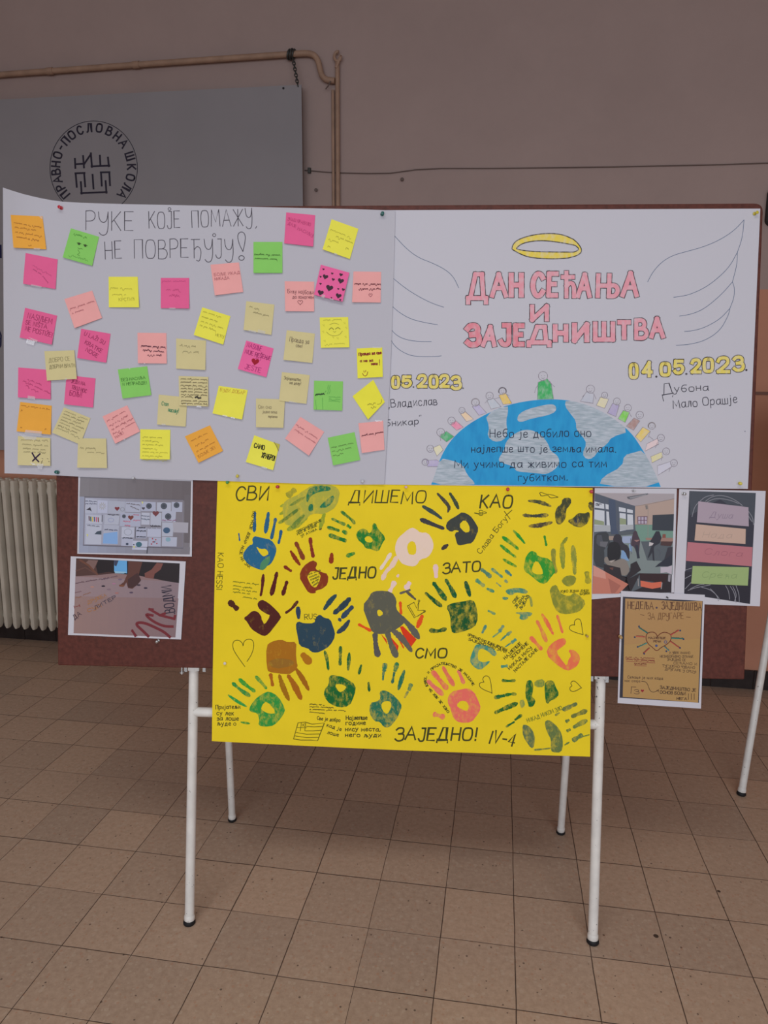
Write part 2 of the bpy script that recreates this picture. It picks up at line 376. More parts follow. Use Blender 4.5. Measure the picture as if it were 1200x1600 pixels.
def chipped(m):
    N, L = m.node_tree.nodes, m.node_tree.links; b = N['Principled BSDF']; src = b.inputs['Base Color'].links[0].from_socket
    tc = N.new('ShaderNodeTexCoord'); n = N.new('ShaderNodeTexNoise'); n.inputs['Scale'].default_value = 110; n.inputs['Detail'].default_value = 3; L.new(tc.outputs['Object'], n.inputs['Vector'])
    mp = N.new('ShaderNodeMapping'); mp.inputs['Scale'].default_value = (1,1,.25); L.new(tc.outputs['Object'], mp.inputs['Vector'])
    n2 = N.new('ShaderNodeTexNoise'); n2.inputs['Scale'].default_value = 9; L.new(mp.outputs['Vector'], n2.inputs['Vector'])
    ad = N.new('ShaderNodeMath'); ad.operation = 'MULTIPLY_ADD'; ad.inputs[1].default_value = .35; L.new(n2.outputs['Fac'], ad.inputs[0]); L.new(n.outputs['Fac'], ad.inputs[2])
    th = N.new('ShaderNodeMath'); th.operation = 'GREATER_THAN'; th.inputs[1].default_value = .90; L.new(ad.outputs[0], th.inputs[0])
    mx = N.new('ShaderNodeMix'); mx.data_type = 'RGBA'; L.new(th.outputs[0], mx.inputs['Factor']); L.new(src, mx.inputs['A']); mx.inputs['B'].default_value = (.05,.05,.055,1); L.new(mx.outputs['Result'], b.inputs['Base Color'])
chipped(M['white_metal'])
M['rubber'] = mat('black_rubber', (.015,.015,.017), .6)
M['steel'] = mat('zinc_steel', (.55,.56,.56), .35, .5, metal=.8)
M['radiator'] = mat('radiator_enamel', (.66,.60,.50), .4, .35, noise=.1, nscale=9)
M['pipe'] = mat('pipe_paint', (.42,.265,.185), .5, .3, noise=.14, nscale=16)
M['chain'] = mat('chain_steel', (.07,.07,.065), .5, .4, metal=.5)
M['logo_board'] = mat('logo_board', (.335,.312,.325), .6, .2, noise=.04, nscale=3)
M['board_edge'] = mat('board_edge', (.17,.09,.055), .7)
M['skirting'] = mat('skirting_tile', (.032,.024,.023), .35, .4, noise=.3, nscale=14)
M['dark'] = mat('dark_plastic', (.02,.017,.02), .5)
M['cable'] = mat('cable_grey', (.17,.125,.11), .6)
M['rail'] = mat('rail_paint', (.24,.12,.09), .6)

def wall_material():
    m = bpy.data.materials.new('painted_wall'); N, L = nodes_of(m); b = N['Principled BSDF']; b.inputs['Roughness'].default_value = .7; b.inputs['Specular IOR Level'].default_value = .15
    g = N.new('ShaderNodeNewGeometry'); sx = N.new('ShaderNodeSeparateXYZ'); L.new(g.outputs['Position'], sx.inputs[0])
    n = N.new('ShaderNodeTexNoise'); n.inputs['Scale'].default_value = 2.2; n.inputs['Detail'].default_value = 8; n.inputs['Roughness'].default_value = .65; L.new(g.outputs['Position'], n.inputs['Vector'])
    def ramp(c, k):
        r = N.new('ShaderNodeValToRGB'); r.color_ramp.elements[0].position = .3; r.color_ramp.elements[1].position = .7
        r.color_ramp.elements[0].color = (*[x*(1-k) for x in c],1); r.color_ramp.elements[1].color = (*[x*(1+k) for x in c],1)
        L.new(n.outputs['Fac'], r.inputs[0]); return r.outputs[0]
    up = ramp((.45,.335,.305), .05); lo = ramp((.64,.305,.2), .05)
    n2 = N.new('ShaderNodeTexNoise'); n2.inputs['Scale'].default_value = 5; L.new(g.outputs['Position'], n2.inputs['Vector'])
    ad = N.new('ShaderNodeMath'); ad.operation = 'MULTIPLY_ADD'; ad.inputs[1].default_value = .012; L.new(n2.outputs['Fac'], ad.inputs[0]); L.new(sx.outputs['Z'], ad.inputs[2])
    st = N.new('ShaderNodeMath'); st.operation = 'GREATER_THAN'; st.inputs[1].default_value = 1.933; L.new(ad.outputs[0], st.inputs[0])
    mx = N.new('ShaderNodeMix'); mx.data_type = 'RGBA'; L.new(st.outputs[0], mx.inputs['Factor']); L.new(lo, mx.inputs['A']); L.new(up, mx.inputs['B'])
    L.new(mx.outputs['Result'], b.inputs['Base Color'])
    bn = N.new('ShaderNodeTexNoise'); bn.inputs['Scale'].default_value = 90; bn.inputs['Detail'].default_value = 3; L.new(g.outputs['Position'], bn.inputs['Vector'])
    bp = N.new('ShaderNodeBump'); bp.inputs['Strength'].default_value = .12; bp.inputs['Distance'].default_value = .003; L.new(bn.outputs['Fac'], bp.inputs['Height']); L.new(bp.outputs['Normal'], b.inputs['Normal'])
    return m
M['wall'] = wall_material()

def floor_material():
    m = bpy.data.materials.new('terrazzo_tiles'); N, L = nodes_of(m); b = N['Principled BSDF']; b.inputs['Roughness'].default_value = .42; b.inputs['Specular IOR Level'].default_value = .3
    g = N.new('ShaderNodeNewGeometry'); P = g.outputs['Position']
    def math_(op, a, c=None, d=None):
        n = N.new('ShaderNodeMath'); n.operation = op
        for i, v in enumerate((a, c, d)):
            if v is None: continue
            if isinstance(v, (int, float)): n.inputs[i].default_value = v
            else: L.new(v, n.inputs[i])
        return n.outputs[0]
    s = N.new('ShaderNodeSeparateXYZ'); L.new(P, s.inputs[0])
    wn = N.new('ShaderNodeTexNoise'); wn.inputs['Scale'].default_value = 9; wn.inputs['Detail'].default_value = 3; L.new(P, wn.inputs['Vector'])
    wv = N.new('ShaderNodeSeparateXYZ'); L.new(wn.outputs['Color'], wv.inputs[0])
    X = math_('MULTIPLY_ADD', wv.outputs[0], .004, s.outputs['X']); Y = math_('MULTIPLY_ADD', wv.outputs[1], .004, s.outputs['Y'])
    X = math_('DIVIDE', math_('SUBTRACT', X, .002), .2); Y = math_('DIVIDE', math_('SUBTRACT', Y, .002), .2)
    def edge(c): return math_('ABSOLUTE', math_('SUBTRACT', math_('FRACT', math_('ADD', c, .5)), .5))   # 0 on a joint
    # joint width differs from joint to joint
    def joint(c, o):
        k = math_('FLOOR', math_('ADD', c, .5)); j = math_('FLOOR', o); cb = N.new('ShaderNodeCombineXYZ'); L.new(k, cb.inputs[0]); L.new(j, cb.inputs[1])
        w = N.new('ShaderNodeTexWhiteNoise'); L.new(cb.outputs[0], w.inputs['Vector'])
        w2 = N.new('ShaderNodeTexWhiteNoise'); w2.noise_dimensions = '1D'; L.new(k, w2.inputs['W'])
        wid = math_('ADD', math_('MULTIPLY', w.outputs['Value'], .004), math_('MULTIPLY', w2.outputs['Value'], .004)); wid = math_('ADD', wid, .0042)
        r = N.new('ShaderNodeMapRange'); L.new(edge(c), r.inputs['Value']); L.new(wid, r.inputs['From Max']); L.new(math_('MULTIPLY', wid, .3), r.inputs['From Min']); r.inputs['To Min'].default_value = 1; r.inputs['To Max'].default_value = 0
        return r.outputs['Result']
    J = math_('MAXIMUM', joint(X, Y), joint(Y, X))
    cb = N.new('ShaderNodeCombineXYZ'); L.new(math_('FLOOR', X), cb.inputs[0]); L.new(math_('FLOOR', Y), cb.inputs[1])
    tn = N.new('ShaderNodeTexWhiteNoise'); L.new(cb.outputs[0], tn.inputs['Vector'])
    n1 = N.new('ShaderNodeTexNoise'); n1.inputs['Scale'].default_value = 60; n1.inputs['Detail'].default_value = 6; n1.inputs['Roughness'].default_value = .7; L.new(P, n1.inputs['Vector'])
    base = N.new('ShaderNodeValToRGB'); e = base.color_ramp.elements; e[0].position = .3; e[1].position = .7
    e[0].color = (.475,.335,.24,1); e[1].color = (.615,.453,.337,1); L.new(n1.outputs['Fac'], base.inputs[0])
    tint = N.new('ShaderNodeMix'); tint.data_type = 'RGBA'; tint.blend_type = 'MULTIPLY'; tint.inputs['Factor'].default_value = 1; L.new(base.outputs[0], tint.inputs['A'])
    tr = N.new('ShaderNodeValToRGB'); tr.color_ramp.elements[0].color = (.86,.86,.87,1); tr.color_ramp.elements[1].color = (1.06,1.03,1.0,1); L.new(tn.outputs['Value'], tr.inputs[0]); L.new(tr.outputs[0], tint.inputs['B'])
    col = tint.outputs['Result']
    def chips(scale, thr, c, fac, col, dens):
        v = N.new('ShaderNodeTexVoronoi'); v.inputs['Scale'].default_value = scale; L.new(P, v.inputs['Vector'])
        sv = N.new('ShaderNodeSeparateColor'); L.new(v.outputs['Color'], sv.inputs[0])
        sel = math_('LESS_THAN', sv.outputs[0], dens); lim = math_('MULTIPLY', sv.outputs[1], thr)
        on = math_('MULTIPLY', math_('LESS_THAN', v.outputs['Distance'], lim), math_('MULTIPLY', sel, fac))
        mx = N.new('ShaderNodeMix'); mx.data_type = 'RGBA'; L.new(on, mx.inputs['Factor']); L.new(col, mx.inputs['A']); mx.inputs['B'].default_value = (*c,1)
        return mx.outputs['Result']
    col = chips(85, .55, (.60,.48,.37), .4, col, .34)
    col = chips(120, .5, (.50,.27,.17), .5, col, .25)
    col = chips(95, .30, (.085,.055,.042), .75, col, .09)
    col = chips(9, .085, (.035,.022,.018), .9, col, .28)
    jm = N.new('ShaderNodeMix'); jm.data_type = 'RGBA'; L.new(math_('MULTIPLY', J, .92), jm.inputs['Factor']); L.new(col, jm.inputs['A']); jm.inputs['B'].default_value = (.03,.017,.013,1)
    L.new(jm.outputs['Result'], b.inputs['Base Color'])
    bp = N.new('ShaderNodeBump'); bp.invert = True; bp.inputs['Strength'].default_value = .5; bp.inputs['Distance'].default_value = .002; L.new(J, bp.inputs['Height']); L.new(bp.outputs['Normal'], b.inputs['Normal'])
    return m
M['floor'] = floor_material()
M['ceiling'] = mat('ceiling_paint', (.55,.52,.50), .8, .1)

# ------------------------------------------------------------------ the setting
WY = 2.11
def struct(name, a, c, m):
    b = MB(); b.abox(a, c); o = b.build(name, m); o['kind'] = 'structure'; return o
struct('floor', (-5, -7, -.05), (7, WY+.2, 0), M['floor'])
struct('wall_back', (-5, WY, 0), (7, WY+.2, 4.2), M['wall'])
struct('wall_left', (-5.2, -7, 0), (-5, WY+.2, 4.2), M['wall'])
struct('wall_right', (7, -7, 0), (7.2, WY+.2, 4.2), M['wall'])
struct('ceiling', (-5.2, -7, 4.2), (7.2, WY+.2, 4.3), M['ceiling'])
b = MB()
for i in range(-25, 34):
    b.abox((i*.2+.0015, WY-.012, 0), (i*.2+.1985, WY, .097))
o = b.build('baseboard_back', M['skirting']); o['kind'] = 'structure'
b = MB(); b.abox((-5, WY-.006, 1.452), (7, WY, 1.466)); o = b.build('trim_1', M['rail']); o['kind'] = 'structure'

# cable pinned along the wall
pts = [on_y(x, y, WY-.006) for x, y in ((476,266),(484,266.5),(505,268.5),(530,270),(575,271),(610,270.5),(650,265),(690,263),(760,263),(860,262),(960,260.5),(1060,258.5),(1130,257),(1215,254),(1400,250))]
b = MB(); b.tube(pts, .0024, 8); cb = b.build('wall_cable', M['cable'], smooth=True)
tag(cb, 'thin grey cable stretched across the upper wall at right', 'cable')
b = MB(); p = on_y(483.5, 266.5, WY-.008); b.abox(p-Vector((.007,.008,.012)), p+Vector((.007,.008,.012))); b.build('cable_clip', M['chain'], cb)
for x, y, s in ((494,296,1), (628,279.5,1.1)):
    p = on_y(x, y, WY); b = MB(); b.lathe(p, Vector((.2,-1,-.4)), [(0,.003*s),(.014,.003*s),(.0141,.008*s),(.018,.006*s)], 8)
    tag(b.build('wall_nail', M['cable'], smooth=True), 'small nail left of the conduit below the cable' if x < 500 else 'small nail in the wall right of the conduit', 'nail')

# heating pipe with an S bend and the upright conduit
PY = WY-.03
def ppath(px): return [on_y(x, y, PY) for x, y in px]
pipe = empty('heating_pipe', on_y(300, 96, PY)); tag(pipe, 'peach painted pipe running along the top of the wall with an S bend', 'pipe')
b = MB(); b.tube(ppath(chaikin([(-260,137),(-120,127),(0,116.5),(80,111),(215,101),(330,93),(455,84.5),(478,83),(490,85),(497,94),(500,108),(503,119),(510,125),(523,126)], 2)), .0135, 14)
b.build('pipe_run', M['pipe'], pipe, smooth=True)
for x, y in ((78,111.2),(213,101.2)):
    q = ppath([(x-5, y+.4), (x+5, y-.4)]); b = MB(); b.tube(q, .0165, 14); b.build('pipe_sleeve', M['pipe'], pipe, smooth=True)
cond = empty('wall_conduit', on_y(527, 200, PY)); tag(cond, 'upright peach conduit on the wall right of the logo board', 'conduit')
b = MB(); xa = on_y(527, 200, PY).x; zt = on_y(526, 95, PY).z
b.tube([Vector((xa, PY+.008, zt)), Vector((xa, PY+.008, .1))], .0105, 12); b.build('conduit_pipe', M['pipe'], cond, smooth=True)
b = MB(); b.tube([Vector((xa-.024, PY+.016, zt-.12)), Vector((xa-.024, PY+.016, .1))], .0075, 10); b.build('conduit_pipe', M['pipe'], cond, smooth=True)
b = MB(); h = on_y(527.5, 88, PY)
ring = [h+Vector((math.sin(a)*.016, 0, math.cos(a)*.02)) for a in [k*math.pi/9 for k in range(-14, 2)]]
b.tube([h+Vector((-.008,.0,-.05))]+[Vector((p.x, p.y, p.z)) for p in ring], .007, 8); b.build('conduit_hook', M['pipe'], cond, smooth=True)
b = MB(); b.tube([on_y(516.5,127,PY-.012), on_y(513,134,PY-.02), on_y(509,139,PY-.01)], .003, 6); b.build('wire_tie', M['cable'], cond, smooth=True)

# school sign hanging from the pipe
BY = WY-.085
TLb = on_y(0, 155.5, BY); TRb = on_y(471, 132.3, BY); zb = on_y(0, 703, BY).z
sign = empty('school_sign', Vector((-1, BY, zb))); tag(sign, 'large grey sign with a round black school emblem hanging on the wall', 'sign')
x0 = -2.35; x1 = TRb.x; zt = TRb.z; zl = zt+(TLb.z-TRb.z)/(TLb.x-TRb.x)*(x0-TRb.x)
b = MB(); b.prism([(x0,BY,zb),(x1,BY,zb),(x1,BY,zt),(x0,BY,zl)], Vector((0,.006,0))); b.build('sign_face', M['logo_board'], sign)
b = MB(); b.prism([(x0+.004,BY+.006,zb+.004),(x1-.004,BY+.006,zb+.004),(x1-.004,BY+.006,zt-.004),(x0+.004,BY+.006,zl-.004)], Vector((0,.022,0))); b.build('sign_frame', M['board_edge'], sign)
p = on_y(443, 138, BY); b = MB(); b.lathe(p, Vector((0,-1,0)), [(0,.005),(.003,.005),(.004,.003)], 10); b.build('sign_screw', M['dark'], sign, smooth=True)
class WallSheet:
    def __init__(s, Y): s.Y = Y
    def pt(s, x, y, d=0.0): return on_y(x, y, s.Y-d)
A = Art(WallSheet(BY)); NV = (44,40,52); q = ptsf(60, 170, 6.6667)
cx, cy, rx, ry = 146.3, 262.5, 68.3, 73.5
A.stroke([(cx+rx*math.cos(k*math.pi/36), cy+ry*math.sin(k*math.pi/36)) for k in range(73)], 1.1, NV)
A.build('emblem_ring', M['ink'], sign)
A = Art(WallSheet(BY))
word = 'ПРАВНО-ПОСЛОВНА ШКОЛА'; angs = [-214,-203.5,-192,-181,-170,-158,-148,-138.5,-125.5,-112.5,-98.5,-83,-67,-52,-37,-27,-16,0,15,30,43.5]
angs = [-221,-209,-197,-185.5,-174.5,-161.5,-149.5,-138,-125.5,-111.5,-97,-81.5,-65.5,-51.5,-37.5,-27,-17,-1.5,13.5,28,41]
for ch, an in zip(word, angs):
    if ch == ' ': continue
    w, st = glyph(ch); t = math.radians(an); er = (math.cos(t)*rx, math.sin(t)*ry); sc = 12.6
    tx, ty = -math.sin(t), math.cos(t); ox, oy = cx+er[0]*.775, cy+er[1]*.775
    for p in st: A.stroke([(ox+tx*(x-w/2)*sc+math.cos(t)*y*sc, oy+ty*(x-w/2)*sc+math.sin(t)*y*sc) for x, y in p], 2.6, NV)
A.build('emblem_lettering', M['ink'], sign)
A = Art(WallSheet(BY))
for t in ('380,520 385,618','385,578 475,572','465,490 475,612','475,578 548,470','546,462 558,606','552,600 740,592','640,486 646,596','724,506 734,600','388,676 400,815','384,672 482,668','476,670 488,810','442,762 450,884','444,878 712,868','700,752 708,876','564,686 574,832','652,664 660,802','648,662 742,660','738,660 746,798'):
    A.stroke(q(t), 2.9, NV)
A.build('emblem_monogram', M['ink'], sign)
A = Art(WallSheet(BY))
A.stroke([(-12,384),(0,384),(1,402),(-12,402)], 3.5, (30,30,62)); A.stroke([(-12,392),(0,391)], 4, (30,30,62))
A.build('sign_letter', M['ink'], sign); A = Art(WallSheet(BY))
A.stroke([(-14,514),(-2,515),(1.5,524),(1,540),(-3,546),(-14,546)], 2.6, (38,38,66)); A.stroke([(-12,530),(0,529)], 2.4, (38,38,66))
A.build('sign_letter', M['ink'], sign)

# chain from the pipe to the sign
ch = empty('hanging_chain', on_y(461, 110, PY)); tag(ch, 'dark steel chain tied round the pipe holding up the grey school sign', 'chain')
b = MB(); P0c = on_y(458, 92, PY-.02); P1c = on_y(465.5, 134, BY-.004); n = 9
for i in range(n):
    c = P0c.lerp(P1c, (i+.5)/n); ax = (P1c-P0c).normalized(); sd = Vector((1,0,0)) if i % 2 else Vector((0,1,0)); ln = (P1c-P0c).length/n*.72
    b.tube([c+ax*(math.cos(a)*ln)+sd*(math.sin(a)*.007) for a in [k*2*math.pi/12 for k in range(13)]], .0024, 6, cap=False)
b.build('chain_links', M['chain'], ch, smooth=True)
b = MB(); c = on_y(455.5, 85, PY)
for dx, r in ((-.012,.02),(0,.022),(.011,.019)):
    b.tube([c+Vector((dx+.006*math.sin(a), math.cos(a)*r, math.sin(a)*r)) for a in [k*2*math.pi/14 for k in range(15)]], .0045, 6, cap=False)
b.build('chain_loop', M['chain'], ch, smooth=True)

# unidentified dark shape at the right edge, built as a rounded slab
p = on_y(1193.5, 354.5, WY); b = MB(); w_, h_, r_ = .30, .165, .03
pts = []
for cxx, czz, a0 in ((w_-r_, h_-r_, 0), (r_, h_-r_, 90), (r_, r_, 180), (w_-r_, r_, 270)):
    pts += [Vector((p.x+cxx+r_*math.cos(math.radians(a0+k*15)), WY, p.z+czz+r_*math.sin(math.radians(a0+k*15)))) for k in range(7)]
b.prism(pts, Vector((0,-.035,0))); tag(b.build('dark_wall_shape', M['dark'], smooth=True), 'unidentified dark rounded shape on the wall at the right picture edge', 'unidentified shape')

# ------------------------------------------------------------------ radiator
RF = WY-.20; rad = empty('radiator', Vector((on_y(45, 900, RF).x, RF+.07, 0))); tag(rad, 'cream ribbed cast iron radiator standing against the wall at left', 'radiator')
zb_ = on_y(40, 984, RF).z; zt_ = on_y(40, 752, RF).z
sec = None; xs0 = on_y(14, 870, RF).x; xs1 = on_y(84.5, 870, RF).x; pitch = (xs1-xs0)/5*1.0; dep = .13
def section_mb(x):
    b = MB(); w = pitch*.235; y0 = RF; y1 = RF+dep
    z0 = zb_; z1 = zt_
    for ya, yb, ww in ((y0, y0+.034, w), (y0+.058, y0+.078, w*.55), (y0+.098, y1, w*.8)):
        prof = [(-ww, ya+.006), (-ww*.75, ya), (ww*.75, ya), (ww, ya+.006), (ww, yb), (-ww, yb)]
        V = []; F = []
        lv = [(z0, .45), (z0+.02, 1), (z1-.010, 1), (z1-.003, .85), (z1, .6)]
        yc = (ya+yb)/2
        for z, k in lv: V += [Vector((x+px*k, yc+(py-yc)*(.5+.5*k), z)) for px, py in prof]
        n = 6
        for i in range(len(lv)-1):
            for k in range(n): F.append((i*n+k, i*n+(k+1)%n, (i+1)*n+(k+1)%n, (i+1)*n+k))
        F += [tuple(range(n-1,-1,-1)), tuple((len(lv)-1)*n+k for k in range(n))]
        b.add(V, F)
    for zc in (z0+.06, z1-.06):
        b.tube([Vector((x-pitch*.5, RF+dep*.5, zc)), Vector((x+pitch*.5, RF+dep*.5, zc))], .026, 12)
        b.abox((x-w*.55, RF+.02, zc-.035), (x+w*.55, RF+dep-.02, zc+.035))
    return b
first = None
for i in range(-6, 10):
    x = xs0+pitch*i
    if first is None: first = section_mb(x).build('radiator_section', M['radiator'], rad, smooth=True, sharp=35); fx = x
    else:
        c = first.copy(); COL.objects.link(c); c.parent = rad; c.location = (x-fx, 0, 0)
for i in (-5, 8):
    x = xs0+pitch*i; b = MB(); b.abox((x-.012, RF+.02, 0), (x+.012, RF+.11, zb_+.03)); b.build('radiator_foot', M['radiator'], rad)

# ------------------------------------------------------------------ the display stand
def lathe_foot(b, p, ax, r=.0175):
    b.lathe(p, ax, [(0,r*.92),(.003,r*1.04),(.008,r*1.02),(.011,r*.95),(.013,r*.8)], 18)
stand = empty('display_stand', (FL+FR)/2); tag(stand, 'free standing dark red display panel on white tubular legs', 'display stand')
corners = [(84,323.5),(1193,317.5),(1163.3,1062),(90.3,1039.5)]
def q_uv(x, y): d = pp(x, y, 0)-FL; return Vector((d.dot(UX), d.dot(UY)))
def uv3(u, v, off): return P0+UX*((FL-P0).dot(UX)+u)+UY*((FL-P0).dot(UY)+v)+PN*off
pc = [q_uv(*c) for c in corners]; pr = []
for i in range(4):
    c = pc[i]; a = (pc[i-1]-c).normalized(); d = (pc[(i+1)%4]-c).normalized(); r = .022 if i < 2 else .004
    for k in range(7):
        t = k/6; pr.append((1-t)**2*(c+a*r)+2*t*(1-t)*c+t*t*(c+d*r))
b = MB(); b.prism([uv3(u.x, u.y, 0) for u in pr], -PN*.016)
panel = b.build('panel', M['panel'], stand)
bv = panel.modifiers.new('bevel', 'BEVEL'); bv.width = .0025; bv.segments = 2; bv.limit_method = 'ANGLE'
R_LEG = .0133
def leg(name, a, c, parent, rad_=R_LEG):
    ax = (c-a).normalized(); b = MB(); b.tube([a+ax*.012, c], rad_, 20); l = b.build(name, M['white_metal'], parent, smooth=True)
    b = MB(); lathe_foot(b, Vector((a.x, a.y, .0005)), Vector((ax.x*.3, ax.y*.3, 1)), rad_*1.22); b.build('foot_cap', M['rubber'], l, smooth=True)
    b = MB(); b.lathe(a+ax*.011, ax, [(0,rad_*1.02),(.002,rad_*1.12),(.012,rad_*1.12),(.016,rad_*1.01)], 20); b.build('foot_ring', M['white_metal'], l, smooth=True)
    return l
LT = pp(303.5, 700, LEG_OFF); RT = pp(944, 700, LEG_OFF)
La = FL.copy(); Ra = FR.copy()
def along(a, c, off): return a
Ldir = (pp(303, 1045, LEG_OFF)-La); Ltop = La+Ldir*2.1; Rdir = (pp(938.5, 1058, LEG_OFF)-Ra); Rtop = Ra+Rdir*2.1
leg('front_leg', La, Ltop, stand); leg('front_leg', Ra, Rtop, stand)
b = MB(); c0 = pp(300, 1112, LEG_OFF); c1 = pp(937, 1132, LEG_OFF); b.tube([c0, c1], R_LEG*.98, 18); b.build('cross_bar', M['white_metal'], stand, smooth=True)
for fx, fy, tx, ty in ((363,1284,322,400),(876,1304,940,400)):
    a = on_floor(fx, fy-2); t = pp(tx, ty, -.050); leg('back_leg', a, t, stand, .0118)
for x, y in ((290,1042),(319,1042),(925,1056),(949,1058)):
    a = pp(x, y-14, -.017); b = MB(); b.box(a-UY*.004, UX, UY, PN, .004, .034, .0012); b.build('bracket', M['steel'], stand)
for (x, y), d in (((303,1045),0), ((938,1058),0)):
    c = pp(x, y-10, -.022); b = MB(); b.box(c, UX, UY, PN, .015, .022, .0045); b.build('clamp_plate', M['white_metal'], stand)
p = pp(284, 1046, -.012); b = MB(); b.lathe(p, -UY, [(-.02,.0025),(.006,.0025),(.006,.006),(.010,.006),(.010,.003),(.013,.003)], 8); b.build('bolt', M['steel'], stand, smooth=True)

# neighbouring stand of which one leg shows
a = on_floor(1158, 1242); dirv = Vector((.075, -.03, .30))
# choose the lean that passes through the photographed line of the leg
tgt = ray(1199, 992); nrm = tgt.cross(Vector((0,0,1))).normalized()
best = None
for k in range(-60, 61):
    d = Vector((k*.01, .22, 1.0)); pt = a+d*.62; w = pt-CP; z = w.dot(_f); X_ = 600+FPX*w.dot(_r)/z; Y_ = 800-FPX*w.dot(_u)/z
    ln = 1158+(1200-1158)*(1243-Y_)/(1243-985); e = abs(X_-ln)
    if best is None or e < best[0]: best = (e, d)
d = best[1]; top = a+d*1.42
st2 = empty('display_stand', Vector((a.x+.55, a.y, 0))); tag(st2, 'second white legged display stand showing one leg at the right edge', 'display stand')
leg('front_leg', a, top, st2, .0130)
ux2 = Vector((.96, .28, 0)); leg('front_leg', a+ux2*1.15, top+ux2*1.15, st2, .0130)
leg('back_leg', a+ux2*.06+Vector((-.13,.46,0)), top+Vector((-.005,.02,-.1)), st2, .0118) if False else None
b = MB(); ux2 = ux2.normalized(); dn = d.normalized(); n2 = ux2.cross(dn).normalized(); n2 = n2 if n2.y < 0 else -n2; dn = n2.cross(ux2).normalized(); dn = dn if dn.z > 0 else -dn
b.box(a+d*1.12+ux2*.60+n2*.024, ux2, dn, n2, .64, .34, .008); b.build('panel', M['panel'], st2)
b = MB(); b.tube([a+d*.52, a+d*.52+ux2*1.15], .0125, 16); b.build('cross_bar', M['white_metal'], st2, smooth=True)
# ------------------------------------------------------------------ paper on the panel: photo prints
DK = (38,36,44)
def solid(o, t=.0003):
    s = o.modifiers.new('thickness', 'SOLIDIFY'); s.thickness = t; s.offset = 0; return o
# photo 1: notice board full of drawings
S = Sheet([(122.5,743),(301.3,748.2),(299.7,869.7),(120.8,865.2)], .0020)
o1 = tag(solid(S.grid('photo_print', M['photo_paper'])), 'printed photo of a whiteboard covered with drawings, on the panel at upper left', 'photo print', 'printed photos pinned to the panel')
q = ptsf(110, 740, 6); A = Art(S)
A.fill(q('92,32 1132,72 1118,758 78,742'), (112,108,114))
A.grad(q('92,32 1132,72 1126,256 85,215'), (120,117,122), (92,85,88), 12, 1)
A.fill(q('85,215 135,217 120,672 118,690 80,690'), (138,143,162), 1)
A.grad(q('80,668 1122,692 1118,758 78,742'), (142,148,168), (112,108,114), 12, 1)
A.fill(q('132,218 1058,246 1055,697 118,672'), (116,112,122), 2)
A.grad(q('140,226 1048,254 1046,688 128,664'), (154,158,176), (112,107,114), 12, 3)
A.fill(q('1070,196 1126,200 1120,650 1066,646'), (96,90,94), 2)
P_ = (168,172,190)
for t in ('140,235 250,245 246,370 136,368','256,250 350,255 346,372 254,368','356,255 512,262 508,382 352,372','516,264 660,268 656,362 514,358','664,262 800,268 800,352 660,350','812,270 945,272 942,360 810,356','950,265 1050,268 1048,360 948,358','150,388 300,392 296,470 146,468','320,385 460,392 452,478 318,474','150,478 292,482 288,664 140,660','312,478 456,484 446,664 306,660','470,366 660,372 656,498 462,492','668,365 745,368 742,480 664,478','752,365 855,368 850,488 748,484','860,350 990,355 985,455 855,450','482,500 600,504 596,600 478,598','612,502 715,505 712,608 608,605','722,505 852,508 848,595 718,592','860,456 970,460 960,590 858,588','860,592 1000,596 996,684 856,680','480,602 590,606 585,680 476,676','735,598 850,600 846,684 730,680'):
    g_ = random.randint(-6,10); A.fill(q(t), (158+g_, 162+g_, 180+g_+random.randint(-3,3)), 4)
A.fill(q('960,452 1106,460 1102,556 966,552'), (150,148,158), 5); A.fill(q('584,628 724,632 720,716 578,712'), P_, 5)
for x, y, r in ((736,304,27),(876,304,30),(995,296,27),(916,402,30),(502,400,18)):
    A.disc(*q('%d,%d' % (x,y))[0], r/6, (62,66,76), 6); A.ring(*q('%d,%d' % (x,y))[0], r/9, .7, (88,92,102), 7)
for x, y, r, c in ((902,532,33,(58,82,110)),(642,664,29,(60,96,110)),(916,618,24,(120,150,165)),(532,660,13,(56,64,82)),(594,666,7,(52,56,66))): A.disc(*q('%d,%d' % (x,y))[0], r/6, c, 6, ry=r/6*.85)
for x, y, r, c in ((438,328,24,(112,50,56)),(566,412,28,(108,56,50)),(800,374,32,(104,56,60)),(684,326,16,(70,66,74)),(778,640,9,(110,40,50))): A.heart(*q('%d,%d' % (x,y))[0], r/6, c, lay=6)
A.fill(q('312,562 440,545 444,660 304,656'), (118,152,196), 6, jit=.3); A.fill(q('225,568 250,542 290,534 290,572'), (64,74,86), 6); A.fill(q('148,340 186,314 200,358 186,344'), (60,58,66), 6)
for x, y in ((676,274),(160,580),(598,690)): A.fill(q('%d,%d %d,%d %d,%d' % (x-10,y-12,x+8,y-10,x,y+14)), (190,190,110), 7)
for x, y, c in ((175,420,(90,60,70)),(190,425,(60,90,80)),(206,428,(190,170,60)),(224,428,(80,80,110)),(242,430,(180,80,110)),(260,432,(120,60,60))): A.stroke(q('%d,%d %d,%d' % (x,y-18,x+2,y+18)), 1.6, c, 6)
